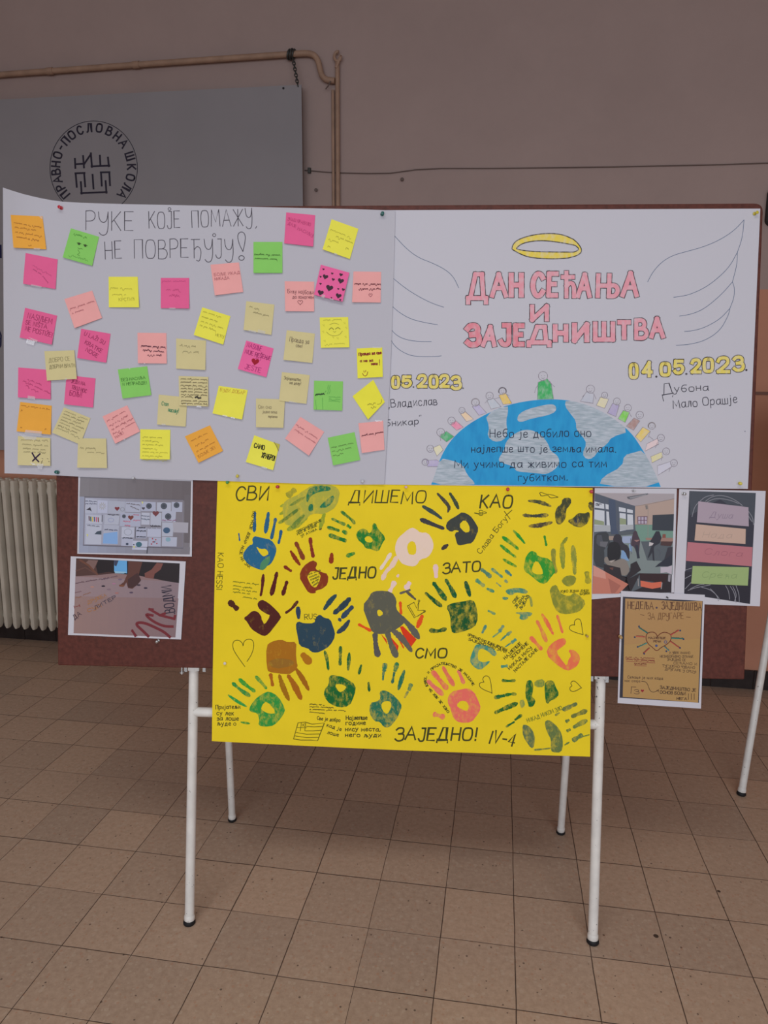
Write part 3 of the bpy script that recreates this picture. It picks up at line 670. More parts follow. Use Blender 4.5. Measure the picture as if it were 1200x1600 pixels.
for x0,y0,x1,y1,c in ((495,450,560,455,(190,120,140)),(590,390,640,395,(190,120,140)),(590,440,650,444,(190,120,140)),(510,490,560,492,(190,120,140)),(860,440,990,444,(130,80,110)),(490,606,580,612,(50,50,60)),(640,512,700,514,(44,44,52)),(620,540,705,544,(50,50,60)),(620,596,705,600,(50,50,60)),(750,492,840,498,(60,58,66)),(725,515,845,520,(130,130,142)),(350,388,450,392,(60,58,66)),(160,490,270,500,(110,112,126)),(320,530,440,536,(80,80,100)),(140,262,245,266,(110,112,130)),(140,285,245,290,(110,112,130)),(525,285,650,300,(110,104,110)),(560,310,640,345,(120,114,118)),(665,400,740,404,(120,124,140)),(665,430,740,436,(110,120,136))):
    A.scrib(*q('%d,%d' % (x0,y0))[0], *q('%d,%d' % (x1,y1))[0], 2.6, .7, c, words=(4,5,4), lay=7)
for x, y in ((770,610),(790,640),(760,660),(810,655),(775,640),(800,620)): A.disc(*q('%d,%d' % (x,y))[0], 1.1, random.choice(((60,54,62),(150,60,70),(70,90,110))), 7)
for a in range(10):
    t = a*math.pi/5; cx_, cy_ = q('300,305')[0]; A.stroke([(cx_+2*math.cos(t), cy_+2*math.sin(t)), (cx_+5.5*math.cos(t), cy_+5.5*math.sin(t))], .8, (150,146,140), 6)
A.ring(*q('488,335')[0], 3, .6, (120,120,130), 6); A.ring(*q('380,435')[0], 4.4, .6, (130,136,170), 6, ry=3); A.ring(*q('540,548')[0], 6, .6, (130,134,146), 6, ry=5)
A.stroke(q('612,500 608,605'), .8, (60,58,66), 6); A.stroke(q('298,390 296,450'), 1, (60,58,66), 6); A.stroke(q('132,218 1058,246'), .8, (92,90,98), 5); A.stroke(q('118,672 590,688 1056,698'), .8, (84,82,92), 5); A.stroke(q('722,690 718,745'), 1.6, (70,70,80), 6)
A.build('printed_image', M['print'], o1)
# photo 2: hand writing on a long sheet
S = Sheet([(110.5,869.2),(290.3,877.2),(283,999.2),(106.3,992)], .0020)
o2 = tag(solid(S.grid('photo_print', M['photo_paper'])), 'printed photo of a hand writing on a long paper, on the panel at lower left', 'photo print', 'printed photos pinned to the panel')
q = ptsf(100, 865, 6); A = Art(S)
A.fill(q('114,44 1085,92 1044,786 90,746'), (128,104,104))
A.grad(q('106,215 1078,262 1060,520 100,420'), (138,119,122), (124,108,114), 12, 1)
A.grad(q('100,400 1072,420 1044,786 90,746'), (136,112,108), (120,100,104), 12, 1)
A.fill(q('114,44 1085,92 1078,276 960,258 700,206 640,200 480,184 320,200 108,212'), (40,34,36), 2)
A.fill(q('114,44 320,60 300,120 318,196 110,212'), (78,56,52), 3); A.fill(q('230,60 320,64 278,150 200,90'), (112,88,84), 4); A.stroke(q('150,60 230,110 310,195'), 3, (100,66,54), 4); A.stroke(q('114,160 200,130 300,190'), 2, (90,64,58), 4)
A.fill(q('470,62 590,68 592,186 470,164'), (92,150,196), 3); A.fill(q('470,62 512,64 490,120 472,110'), (60,64,84), 4); A.fill(q('470,164 590,172 560,188 480,184'), (132,168,190), 4)
A.fill(q('602,70 735,78 700,200 722,250 690,290 640,330 600,322 585,270 560,308 515,300 560,268 600,180'), (86,56,50), 5); A.fill(q('600,240 690,180 722,250 680,300 630,322 598,310'), (66,46,46), 6); A.fill(q('515,292 570,296 556,312 520,308'), (110,70,52), 6)
A.fill(q('870,86 930,92 905,150 850,190 840,235 760,225 755,185 820,150'), (110,70,64), 4)
A.fill(q('108,212 320,200 480,184 420,172 300,190 110,200'), (70,50,48), 3)
for x0,y0,x1,y1,h,c,w in ((110,285,420,230,16,(88,66,74),(6,8,7)),(350,245,500,215,14,(100,80,90),(6,5)),(110,420,250,370,18,(130,92,70),(3,4)),(105,370,160,360,14,(110,80,84),(3,)),):
    A.scrib(*q('%d,%d' % (x0,y0))[0], *q('%d,%d' % (x1,y1))[0], h/6, .8, c, words=w, lay=4)
A.text('ДРУЖБА', *q('225,475')[0], *q('400,400')[0], 5, .8, (150,106,70), 4); A.text('СУП', *q('225,550')[0], *q('350,500')[0], 5, .9, (152,104,62), 4); A.text('ЛИТЕР', *q('290,525')[0], *q('490,420')[0], 5, .9, (66,60,74), 5)
A.text('ДА', *q('100,620')[0], *q('165,575')[0], 7, 1, (70,54,62), 4); A.text('Н', *q('100,515')[0], *q('150,500')[0], 4, .8, (120,52,50), 4)
for x, y, c in ((368,305,(40,34,44)),(525,242,(110,92,110)),(468,282,(150,110,130)),(420,336,(120,100,110)),(495,370,(150,104,100)),(630,365,(80,66,84)),(765,323,(46,38,56)),(265,312,(160,120,110)),(700,295,(60,50,60))): A.disc(*q('%d,%d' % (x,y))[0], 3, c, 4, ry=1.3)
MR = (104,42,48)
A.fill(q('625,725 665,770 690,775 650,720'), MR, 4)
A.stroke(q('640,718 668,775'), 3, MR, 4)
A.stroke(q('790,775 740,725 676,668 690,645 760,650 860,695 940,735 992,782'), 4.2, MR, 4, smooth=2)
A.stroke(q('830,580 765,566 790,602 860,650 940,682 1018,684'), 4.0, MR, 4, smooth=2)
for t in ('803,522 900,578 1035,612','800,522 832,525','905,576 945,562','1035,610 1040,585'): A.stroke(q(t), 3.8, MR, 4)
A.text('.BOДMИ', *q('1040,565')[0], *q('1000,300')[0], 15, 1.5, (44,38,52), 4, jit=.01)
A.build('printed_image', M['print'], o2)
# photo 3: classroom circle
S = Sheet([(929.3,762.5),(1057.5,763.5),(1053.2,926),(923.5,936.5)], .0020)
o3 = tag(solid(S.grid('photo_print', M['photo_paper'])), 'printed photo of pupils sitting in a classroom circle, right of the yellow poster', 'photo print', 'printed photos pinned to the panel')
q = ptsf(920, 760, 8.571); A = Art(S)
A.fill(q('80,88 1146,98 1105,1422 45,1438'), (78,84,90))
A.fill(q('80,88 1146,98 1144,170 790,240 620,262 350,180'), (150,142,146), 1)
A.fill(q('620,262 1144,165 1135,520 615,510'), (158,138,128), 1); A.fill(q('620,515 1132,512 1128,720 640,740'), (102,132,120), 1)
A.fill(q('80,100 620,262 615,600 70,620'), (74,80,92), 2)
for t in ('78,200 205,235 208,300 76,285','222,235 265,245 266,310 225,300','78,310 210,325 212,600 72,610','235,335 268,340 290,605 240,605','402,275 495,295 495,345 404,335','512,300 590,318 590,360 512,350','412,355 495,365 500,585 415,600','515,372 590,378 598,575 518,580'): A.fill(q(t), (178,182,190), 3)
for t in ('76,440 205,470 205,520 74,510','415,420 500,440 500,510 415,512'): A.fill(q(t), (128,138,110), 4)
for t in ('76,520 290,520 290,600 72,606','415,520 598,512 598,575 415,590'): A.fill(q(t), (150,154,158), 4)
A.text('ЗГ', *q('90,250')[0], *q('165,265')[0], 3, 1, (60,60,70), 4)
A.fill(q('265,170 355,180 370,560 405,640 300,640 290,560'), (62,72,92), 5)
A.fill(q('510,140 790,92 800,105 560,175 520,165'), (92,92,98), 3); A.fill(q('540,150 760,105 770,115 560,165'), (130,130,136), 4)
A.fill(q('652,402 785,398 780,505 655,505'), (92,66,84), 3)
for k in range(6): A.fill([(x, y) for x, y in q('%d,%d %d,%d %d,%d %d,%d' % (662+42*(k%3), 410+50*(k//3), 692+42*(k%3), 410+50*(k//3), 692+42*(k%3), 450+50*(k//3), 662+42*(k%3), 450+50*(k//3)))], (160,150,166), 4)
A.fill(q('855,385 1140,370 1132,596 850,588'), (50,54,62), 3); A.fill(q('755,255 785,250 790,300 765,310'), (110,106,104), 3); A.stroke(q('625,262 790,240 1144,165'), .6, (120,110,108), 3); A.stroke(q('795,260 790,700'), .6, (132,124,118), 3)
A.fill(q('400,660 620,640 700,740 780,990 1000,1000 1110,800 1128,720 1120,1180 620,1160 430,980'), (112,122,122), 2)
A.fill(q('760,690 1126,690 1126,735 970,760 960,720 770,720'), (140,110,100), 4); A.fill(q('970,735 1126,740 1100,800 960,790'), (70,50,50), 4); A.fill(q('990,640 1030,640 1030,690 985,690'), (120,70,60), 5)
A.fill(q('450,670 580,665 560,760 440,760'), (140,150,176), 4); A.fill(q('270,665 340,665 340,720 260,720'), (140,124,116), 4); A.fill(q('440,850 490,860 540,1000 470,980 430,960'), (110,140,176), 3); A.fill(q('540,770 580,780 580,880 545,860'), (120,150,186), 3)
KD = (46,46,54)
A.fill(q('575,700 600,600 640,590 660,660 690,720 680,790 668,950 655,955 630,860 600,800 565,800'), (66,52,62), 5, smooth=1); A.fill(q('605,720 690,715 640,745'), (140,104,100), 6)
A.stroke(q('640,800 665,950'), 4, (44,46,58), 6); A.stroke(q('560,700 570,900'), 1, (90,90,98), 5)
A.fill(q('850,690 900,600 945,600 975,690 950,760 880,800 870,830 880,1000 860,990 850,880 800,960 790,950 840,800 820,740'), KD, 5); A.fill(q('810,745 870,760 850,790 805,800'), (176,170,172), 6); A.stroke(q('920,840 960,860 955,930'), 1, (80,84,92), 5, smooth=1)
A.fill(q('320,680 380,630 440,660 450,760 540,800 550,950 530,985 480,860 420,850 340,790'), (48,44,52), 5, smooth=1)
A.fill(q('90,640 150,615 260,610 270,720 300,760 200,840 210,900 205,1060 210,1100 60,1050 65,690'), (52,54,58), 5, smooth=1); A.fill(q('110,650 170,650 190,740 140,800 100,760'), (70,72,80), 6); A.fill(q('150,740 260,740 230,820 150,800'), (92,92,98), 6)
A.fill(q('250,780 320,735 420,760 435,960 330,1010 250,990'), (32,30,34), 6, smooth=1)
A.fill(q('205,950 250,940 330,1010 435,965 500,980 555,1120 500,1200 440,1190 210,1030'), (120,112,106), 5, smooth=1); A.fill(q('270,1000 360,980 300,1024'), (150,140,134), 7)
A.fill(q('205,1040 420,1090 440,1200 530,1240 700,1120 640,1000 560,1040 556,1130 500,1210 450,1430 1105,1422 1105,1180 690,1160 560,1420 200,1130'), (44,38,42), 5); A.fill(q('270,1090 330,1085 320,1125'), (92,60,54), 6)
A.fill(q('60,1055 530,1310 440,1400 400,1436 45,1438'), (172,108,92), 7); A.fill(q('60,1055 220,1140 230,1240 60,1200'), (186,132,118), 8); A.fill(q('260,1230 430,1330 350,1430 300,1430'), (150,92,80), 8)
A.fill(q('680,1165 1070,1170 1020,1290 900,1280 690,1260'), (50,34,36), 7); A.fill(q('692,1262 850,1290 975,1275 968,1350 850,1372 695,1340'), (186,96,74), 8); A.stroke(q('660,1240 665,1330'), 1.4, (140,134,136), 8); A.stroke(q('980,1290 970,1370'), 1.4, (140,134,136), 8)
A.fill(q('960,1080 1060,1075 1115,1060 1110,1180 1040,1150 960,1160'), (168,160,170), 7); A.fill(q('1000,990 1120,900 1118,1050 1060,1075 960,1070 890,1080 930,1040'), (44,46,56), 6); A.fill(q('1060,820 1122,810 1120,900 1010,985'), (52,50,58), 6); A.fill(q('1065,1190 1100,1180 1090,1280 1060,1270'), (132,128,136), 8)
A.build('printed_image', M['print'], o3)
# photo 4: coloured paper strips
S = Sheet([(1061.3,764.2),(1196.3,767.2),(1187.3,947.3),(1052.6,942.5)], .0018)
o4 = tag(solid(S.grid('photo_print', M['photo_paper'])), 'printed photo of four coloured paper strips on black, at the panel\'s right edge', 'photo print', 'printed photos pinned to the panel')
q = ptsf(1050, 755, 8); A = Art(S)
A.fill(q('217,97 1048,122 975,1510 152,1380'), (52,52,62)); A.fill(q('217,97 1048,122 1030,500 600,200 230,400'), (66,70,78), 1); A.fill(q('160,1100 980,1200 975,1510 152,1380'), (44,42,50), 1)
for t in ('350,225 420,165 520,148','420,225 500,165 610,150 720,175 820,230 880,280','440,235 520,195 620,192 740,215 830,255','955,350 1010,430 1020,520','950,400 1000,480','250,420 280,300 330,240','170,1085 250,1060','165,1190 240,1150','165,1320 240,1240','200,1340 280,1310 380,1290 480,1270','230,1320 330,1270 400,1265','370,1300 480,1330 560,1400 600,1460','480,1320 560,1400 580,1470','670,1280 710,1350 720,1450','730,1290 780,1370 800,1490','760,1290 810,1390 780,1480','800,1280 840,1390 840,1490'):
    A.stroke(q(t), .9, (128,128,136), 2, smooth=2)
for t, c in (('330,226 955,300 960,540 310,488',(152,138,150)),('300,512 922,572 918,760 282,716',(176,150,136)),('195,735 1006,800 996,1040 175,970',(164,104,112)),('258,1035 962,1050 948,1280 240,1255',(138,158,106))): A.fill(q(t), c, 3)
for t, x0,y0,x1,y1,h,c in (('Душа',470,430,750,440,9,(124,110,126)),('Нада',380,680,740,690,9,(158,136,124)),('Слога',400,890,870,920,9,(142,86,98)),('Срећа',370,1180,800,1190,9,(118,138,92))): A.text(t, *q('%d,%d' % (x0,y0))[0], *q('%d,%d' % (x1,y1))[0], h, .7, c, 4, sl=.3)
A.build('printed_image', M['print'], o4)
# brown note
S = Sheet([(970.3,923.3),(1101.2,929.4),(1095.2,1107.2),(965,1098.6)], .0036)
o5 = tag(solid(S.grid('photo_print', M['photo_paper'])), 'printed brown note with a drawn heart hanging over the panel\'s bottom edge', 'photo print', 'printed photos pinned to the panel')
q = ptsf(960, 920, 8); A = Art(S)
A.fill(q('106,98 1105,152 1056,1424 64,1362'), (52,50,58)); A.fill(q('136,122 500,138 860,158 1100,152 1072,620 1046,1424 560,1385 104,1350 120,700'), (156,122,80), 1)
A.fill(q('120,700 1072,620 1046,1424 560,1385 104,1350'), (158,126,80), 2)
BRN = (84,56,44)
A.text('НЕДЕЉА', *q('168,248')[0], *q('486,252')[0], 11, 1.1, BRN, 3); A.text('ЗАЈЕДНИШТВА', *q('592,252')[0], *q('1086,272')[0], 11.5, 1.1, BRN, 3); A.disc(*q('528,236')[0], 1.6, (70,60,74), 3)
A.text('ЗА ДРУГАРЕ', *q('420,382')[0], *q('862,374')[0], 9.5, 1, (112,80,52), 3); A.stroke(q('325,322 370,332'), .9, (112,80,52), 3); A.stroke(q('900,352 950,356'), .9, (112,80,52), 3)
A.stroke(q('538,595 510,545 450,540 405,560 390,620 420,690 480,735 530,785 580,735 650,700 705,650 712,590 690,560 630,540 580,555 538,595'), 1.1, (92,40,30), 3, smooth=2)
A.text('НАЈЛЕПШЕ', *q('425,625')[0], *q('640,628')[0], 3, .7, BRN, 4); A.text('РЕЧИ', *q('490,670')[0], *q('580,672')[0], 3, .7, BRN, 4); A.disc(*q('525,712')[0], 2, (66,76,120), 4); A.ring(*q('640,665')[0], 2, .9, (66,76,120), 4)
for t, c in (('310,485 410,550',(20,104,96)),('275,592 380,600',(168,84,66)),('300,725 400,680',(60,132,120)),('365,805 435,740',(150,60,52)),('705,575 800,518',(160,60,56)),('720,615 860,622',(20,110,104)),('705,660 820,740',(160,66,58)),('625,720 680,770',(70,124,124))): A.stroke(q(t), 2.0, c, 3); A.scrib(*q(t)[0], *q(t)[1], 2.2, .6, BRN, words=(6,), lay=4)
for x, y in ((308,470),(255,605),(292,725),(372,812),(822,522),(864,630),(820,740),(650,780)): A.disc(*q('%d,%d' % (x,y))[0], 1.4, (48,56,84), 4)
for x0,y0,x1,y1 in ((140,862,500,878),(150,890,505,912),(250,945,400,950)): A.scrib(*q('%d,%d' % (x0,y0))[0], *q('%d,%d' % (x1,y1))[0], 3.2, .7, (112,52,46), words=(4,3,9), lay=3); A.stroke(q('%d,%d %d,%d' % (x0,y0+14,x1,y1+16)), .7, (130,62,56), 3)
for t, x0,y0,x1,y1 in (('И УВЕК ИМАМО',690,812,945,815),('НЕЗАБОРАВНО СЕЋАЊЕ',572,858,985,862),('ЗАЈЕДНО СЕ',660,896,890,905),('СЕЋАМО И',740,942,1030,955),('ТУГУЈЕМО ЧУВАМО',600,975,1005,1000),('ДРУГАРЕ У СРЦУ!',632,1015,1020,1055)): A.text(t, *q('%d,%d' % (x0,y0))[0], *q('%d,%d' % (x1,y1))[0], 3.6, .62, (86,66,50), 3)
A.text('Сећање је њих када', *q('165,1118')[0], *q('605,1135')[0], 4.2, .65, (80,60,46), 3); A.text('нас спаја', *q('130,1160')[0], *q('320,1168')[0], 3.6, .62, (86,66,50), 3); A.text('Iз', *q('200,1305')[0], *q('300,1312')[0], 9.5, .9, (84,62,50), 3); A.stroke(q('210,1225 270,1228'), .8, (84,62,50), 3)
A.heart(*q('350,1275')[0], 2.7, (130,34,44), lay=3); A.stroke(q('340,1156 390,1160 420,1200 440,1270 480,1295 530,1280 552,1262'), .9, (72,54,42), 3, smooth=2); A.stroke(q('530,1272 554,1262 548,1290'), .9, (72,54,42), 3)
A.text('ЗАЈЕДНИШТВО ЈЕ', *q('570,1248')[0], *q('1015,1285')[0], 4.4, .9, (72,54,42), 3); A.text('ОСНОВ БОЉИ', *q('570,1308')[0], *q('890,1330')[0], 4.6, .9, (72,54,42), 3); A.text('НЕГА', *q('780,1385')[0], *q('905,1392')[0], 4, .9, (72,54,42), 3)
for x in (925,962,998): A.stroke(q('%d,1310 %d,1385' % (x, x)), .9, (72,54,42), 3)
A.build('printed_image', M['print'], o5)

# ------------------------------------------------------------------ yellow poster with hand prints
S = Sheet([(340,749.5),(926,762.6),(922,1182.3),(331,1158)], lambda x, y: .0028+.007*max(0,(y-750)/430))
def yedge(a, b_):
    x, y = S.px(a, b_); return (x+ -1.2*math.sin(math.pi*b_)*(1-a), y+(2.0*math.sin(math.pi*a) if b_ > .5 else 0)*(b_-.5)*2)
yp = tag(solid(S.grid('paint_poster', M['yellow_paper'], 8, 30, edge=yedge)), 'bright yellow poster covered with painted hand prints, hanging below the white posters', 'poster')
Y = {1:ptsf(330,745,5.714),2:ptsf(530,745,5.714),3:ptsf(730,745,5.714),5:ptsf(330,890,5.714),6:ptsf(530,890,5.714),7:ptsf(730,890,5.714),8:ptsf(330,1030,5.714),9:ptsf(530,1030,5.714),10:ptsf(730,1030,5.714)}
# (label, colour, [(crop, finger line, width)], [(crop, palm outline, hole or None, colour or None)])
HANDS = [
('blue hand print',(36,92,126),[(1,'390,320 388,410 384,485',31),(1,'510,325 500,400 485,495',40),(1,'574,375 560,450 538,550',32),(1,'624,482 615,540 602,592',28),(1,'246,505 254,570',14)],
 [(1,'365,548 400,528 470,552 530,560 582,625 578,680 545,765 510,795 480,800 450,832 420,822 370,806 320,772 280,712 292,668 340,612 375,602','400,622 440,645 490,640 516,685 480,712 450,705 420,660',None),(1,'440,770 480,730 530,700 520,770 470,835 430,830',None,(70,125,90))]),
('large smeared green hand print',(128,138,44),[(1,'1010,330 990,400 972,460',40),(1,'690,165 740,120',60),(1,'625,262 720,222 830,200',36),(1,'620,330 720,280 820,252',40),(1,'612,408 720,350 830,300',44),(1,'690,470 770,430 850,360',50)],
 [(1,'640,240 700,190 760,170 830,115 900,78 1000,62 1100,80 1150,125 1140,200 1110,272 1050,312 1000,335 960,330 900,330 850,370 790,420 720,440 650,420 640,330',None,(158,156,58)),(1,'850,135 900,92 980,72 1060,90 1072,122 960,135 890,170 850,245',None,(30,106,70)),(1,'985,245 1080,160 1106,192 1050,270 960,282',None,(34,108,72)),(1,'870,250 912,240 904,312 868,305',None,(30,104,70)),(1,'690,250 830,170 840,190 720,262',None,(92,120,52)),(1,'620,390 780,270 800,290 640,410',None,(84,112,46)),(1,'700,440 820,330 840,350 740,470',None,(96,122,50)),(1,'955,472 990,452 980,478',None,(60,60,40))]),
('green hand print with a faint thumb',(28,112,42),[(2,'22,312 75,355 120,390 135,415',30),(2,'-62,375 0,405 48,425',30),(2,'75,435 98,452',30),(2,'-100,452 -50,465 -5,480',32),(2,'38,488 62,502',40),(2,'-82,522 -20,545 55,570',42),(2,'72,706 130,684',38)],
 [(2,'150,500 200,460 245,470 262,505 290,490 300,412 330,415 345,470 420,542 380,600 350,672 300,650 230,640 215,600 160,560','225,540 270,525 305,560 290,590 235,580',None)]),
('pale pink hand print',(214,188,172),[(2,'458,688 420,750 372,820',36),(2,'512,720 470,800 420,840 388,910',46),(6,'492,115 455,190',46),(6,'625,122 600,165',52),(6,'528,48 520,62',24),(2,'860,795 865,890',48)],
 [(2,'500,602 530,540 590,490 642,450 692,470 722,500 792,495 842,582 836,660 790,722 722,736 692,792 642,802 570,782 530,742 500,670','605,612 640,570 685,590 690,680 655,700 615,690',None)]),
('dark grey hand print at the top',(56,60,56),[(2,'880,152 940,215 985,270 972,310',33),(2,'990,150 1035,220 1062,280',36),(2,'750,265 860,330 910,370',38),(2,'732,382 850,430 928,460',42),(2,'922,642 965,610',36)],
 [(2,'945,452 970,390 1050,350 1102,310 1168,345 1212,400 1248,470 1216,540 1190,592 1130,602 1062,614 1045,582 1030,500 1075,488 1040,470 1000,495','1062,432 1120,380 1160,430 1165,490 1120,500',None)]),
('blackish hand print in the upper right corner',(62,66,44),[(3,'552,215 640,222 742,260',34),(3,'505,342 580,352 715,342',36),(3,'560,440 640,436 752,408',40),(3,'1100,238 1110,288',44)],
 [(3,'780,342 800,270 840,250 850,192 922,186 932,220 910,265 885,292 880,370 840,422 800,426',None,None),(3,'890,392 950,370 990,322 1040,330 1092,310 1096,370 1060,432 1000,456 940,432',None,None),(3,'950,390 1000,340 1010,420 960,430',None,(44,52,66))]),
('bright green hand print on the right',(44,136,44),[(3,'415,482 470,540 512,592',28),(3,'320,540 390,590 452,642',34),(3,'300,612 350,655 430,715',30),(3,'325,738 370,765 435,800',28),(3,'690,530 706,612',22)],
 [(3,'505,792 530,700 572,660 612,672 632,712 742,730 792,840 760,882 696,960 640,942 560,872 510,842','572,832 600,750 642,762 680,850 670,872 600,872',None)]),
('rust brown hand print',(122,48,22),[(1,'758,592 790,660 822,730',42),(1,'885,552 890,610 910,712',36),(1,'712,668 750,730 788,782',36),(1,'656,802 712,840',30),(1,'1076,692 1070,762',44)],
 [(5,'780,62 820,-30 900,-84 940,-70 944,-40 925,-4 985,22 1046,42 1040,130 1000,170 936,186 930,212 870,210 830,150','852,50 900,4 980,35 965,112 930,170 880,130',None)]),
('dark maroon hand print',(74,32,26),[(5,'465,48 455,170 442,230',30),(5,'585,32 565,120 538,222',42),(5,'675,110 640,222',36),(5,'770,285 720,350 668,385',28),(5,'168,292 228,348',56)],
 [(5,'410,312 430,275 470,270 540,322 626,412 610,452 540,542 492,592 440,586 350,522 325,470 285,432 330,402 370,366 418,375 442,410 455,452 475,495 530,410 495,396 432,360',None,None)]),
('dark blue hand print without a gap in the palm',(40,62,76),[(5,'775,342 780,430',42),(5,'1110,232 1070,270 1012,350',44),(6,'90,262 40,320 -40,385',56),(6,'115,335 75,375 30,425',46),(6,'85,460 45,520 -10,560',46),(6,'0,440 10,455',30)],
 [(5,'755,502 770,460 830,480 920,480 930,430 970,400 1010,430 1060,440 1092,520 1112,592 1060,682 1000,722 940,746 890,732 860,702 790,682 770,600',None,None)]),
('golden brown hand print upside down',(152,98,22),[(8,'530,135 548,232',34),(8,'610,148 640,250 690,358',48),(8,'690,150 740,225 798,348',54),(8,'762,92 820,180 866,268',46),(5,'820,762 876,826',68)],
 [(8,'490,-120 540,-158 620,-178 690,-150 760,-158 756,-60 762,20 775,70 740,110 690,136 600,126 510,116 495,70',None,None),(8,'500,20 600,-10 740,10 730,60 560,90',None,(136,96,34))]),
('grey hand print over a red one',(84,84,72),[(6,'562,432 640,512 706,605',58),(6,'482,545 560,610 640,720',58),(6,'430,560 455,650 508,770',58),(6,'320,580 326,680 345,765',56),(6,'545,212 632,182',22),(6,'600,195 640,230 680,265',26)],
 [(6,'205,322 268,250 290,202 350,185 470,196 512,270 505,342 552,402 600,442 560,500 470,560 380,576 300,572 260,480','335,372 360,350 400,395 352,422',None)]),
('dark green hand print with a filled palm',(22,76,38),[(6,'775,212 850,280 910,325',38),(6,'845,122 900,200 950,265',48),(6,'955,95 1000,170 1035,242',42),(6,'1130,115 1165,230',44),(6,'815,542 880,552 948,530',40)],
 [(6,'955,332 1000,300 1100,285 1192,270 1222,312 1242,430 1205,520 1100,555 1030,572 1000,550 990,400',None,None)]),
('teal hand print with writing in its palm',(70,126,104),[(7,'130,0 165,25 205,62',40),(7,'222,-5 310,65',28),(7,'345,10 390,50',30),(7,'340,98 356,112',26),(7,'85,95 145,142',38),(7,'180,172 234,195',30),(7,'190,368 245,395',24),(7,'262,118 300,150',14)],
 [(7,'340,186 400,165 500,165 546,200 520,216 440,200 392,232 350,212',None,None),(7,'310,240 366,245 366,268 320,270',None,None),(7,'552,230 580,255 590,330 565,330 560,270',None,(110,130,70)),(7,'415,385 520,375 590,385 560,420 540,412 545,438 490,452 460,432 480,400',None,None)]),
('olive hand print at the right edge',(122,126,46),[(3,'770,655 770,760 785,850',48),(3,'890,545 850,600',30),(3,'848,600 850,700 856,808',48),(3,'945,625 955,760 960,860',48),(7,'1068,32 1080,108',56)],
 [(7,'840,86 900,50 976,60 962,130 900,156 850,122',None,None),(7,'735,202 750,150 800,135 816,182 850,226 920,236 950,205 1000,230 1062,290 1020,362 960,390 850,402 780,352',None,None)]),
('orange red hand print',(214,104,72),[(7,'625,462 670,550 705,638',38),(7,'670,402 712,470 765,572',34),(7,'805,412 850,560',26),(7,'570,608 610,650 660,708',40)],
 [(7,'700,752 740,670 800,626 872,606 886,660 832,702 792,732 860,832 890,862 906,800 930,770 900,712 960,716 1012,782 990,852 950,882 890,906 800,852',None,None)]),
('pale teal hand print',(66,130,112),[(7,'165,502 136,562',28),(7,'320,506 290,550',34),(7,'285,560 230,602',16),(7,'390,556 360,580',30),(7,'350,585 300,632',18),(7,'430,626 400,650',32),(7,'390,655 340,690',14),(7,'310,866 355,860',30)],
 [(7,'60,692 92,660 200,682 272,742 240,782 180,722 110,702 92,760 100,812 150,832 210,812 180,852 110,902 50,862 20,812',None,None)]),
('grass green hand print at the lower left',(44,134,58),[(8,'400,156 450,210 490,258',32),(8,'255,182 310,232 385,285',38),(8,'195,216 270,282 340,325',38),(8,'155,322 220,370 310,420',28),(8,'268,562 340,575',20)],
 [(8,'335,442 380,370 450,312 520,285 600,332 662,442 642,500 610,542 560,592 480,606 420,592 430,542 415,482 350,472','450,412 500,370 585,480 520,490 445,452',None)]),
('deep green hand print in the lower middle',(24,92,44),[(5,'1015,732 1035,800 1045,890',32),(5,'1155,692 1150,848',32),(6,'90,748 80,892',32),(9,'196,55 176,130',26),(9,'262,210 268,282',26)],
 [(9,'-93,152 -60,140 0,150 60,170 152,230 136,322 90,422 0,432 -80,402 -136,332 -130,270 -90,222','-45,226 10,220 70,245 40,282 0,300',None)]),
('blue green hand print in the lower middle',(38,102,78),[(9,'408,48 402,98',48),(9,'396,112 390,182',24),(9,'515,42 500,98',46),(9,'492,118 474,210',26),(9,'580,106 550,200 530,265',38),(9,'640,228 625,270',40),(9,'612,290 586,340',22)],
 [(9,'360,292 400,275 462,302 556,392 552,452 510,542 440,616 392,602 370,560 310,552 270,482 276,392 340,376 370,346','375,392 420,370 465,382 465,432 430,500 382,452',None)]),
('pink hand print ringed by writing',(212,100,88),[(9,'930,76 970,150 1020,230',44),(9,'838,116 900,190 958,258',52),(9,'795,196 850,250 920,312',48),(9,'1065,106 1110,210',36),(9,'852,492 930,515',48)],
 [(9,'960,362 1000,292 1080,270 1152,260 1202,292 1242,362 1266,442 1230,502 1180,562 1080,572 1020,532 1000,462','1045,412 1090,366 1140,376 1160,432 1136,466 1082,442',None)]),
('dark green hand print lying sideways',(28,92,42),[(10,'315,190 370,195 425,190',28),(10,'250,342 330,325',36),(10,'345,320 400,310 430,312',32),(10,'255,476 330,442 440,396',44),(10,'350,602 420,560',20),(10,'430,540 482,500',30)],
 [(10,'525,202 560,180 590,210 586,282 575,332 610,362 600,412 552,436 540,382 520,332',None,None),(10,'600,192 690,175 690,250 600,250',None,(110,130,60)),(10,'700,192 770,186 786,242 822,312 790,352 742,372 722,402 700,382 690,262',None,None),(10,'465,370 510,360 515,420 480,442',None,(128,140,70))]),
('olive green hand print in the lower right corner',(92,108,62),[(10,'862,450 970,400',44),(10,'940,510 1060,462',44),(10,'956,605 1000,580 1060,550',46),(10,'950,722 1020,680',46),(10,'885,556 905,545',30),(10,'895,640 915,628',30),(10,'1035,690 1090,675',12),(10,'872,765 910,742',16),(10,'790,500 820,480',20),(10,'600,810 660,805 740,795',16)],
 [(10,'490,582 542,590 590,642 606,712 590,802 550,772 500,692',None,(86,104,70)),(10,'690,562 722,540 762,560 802,602 842,662 856,760 842,832 760,832 742,792 752,722 710,642',None,None)]),
]
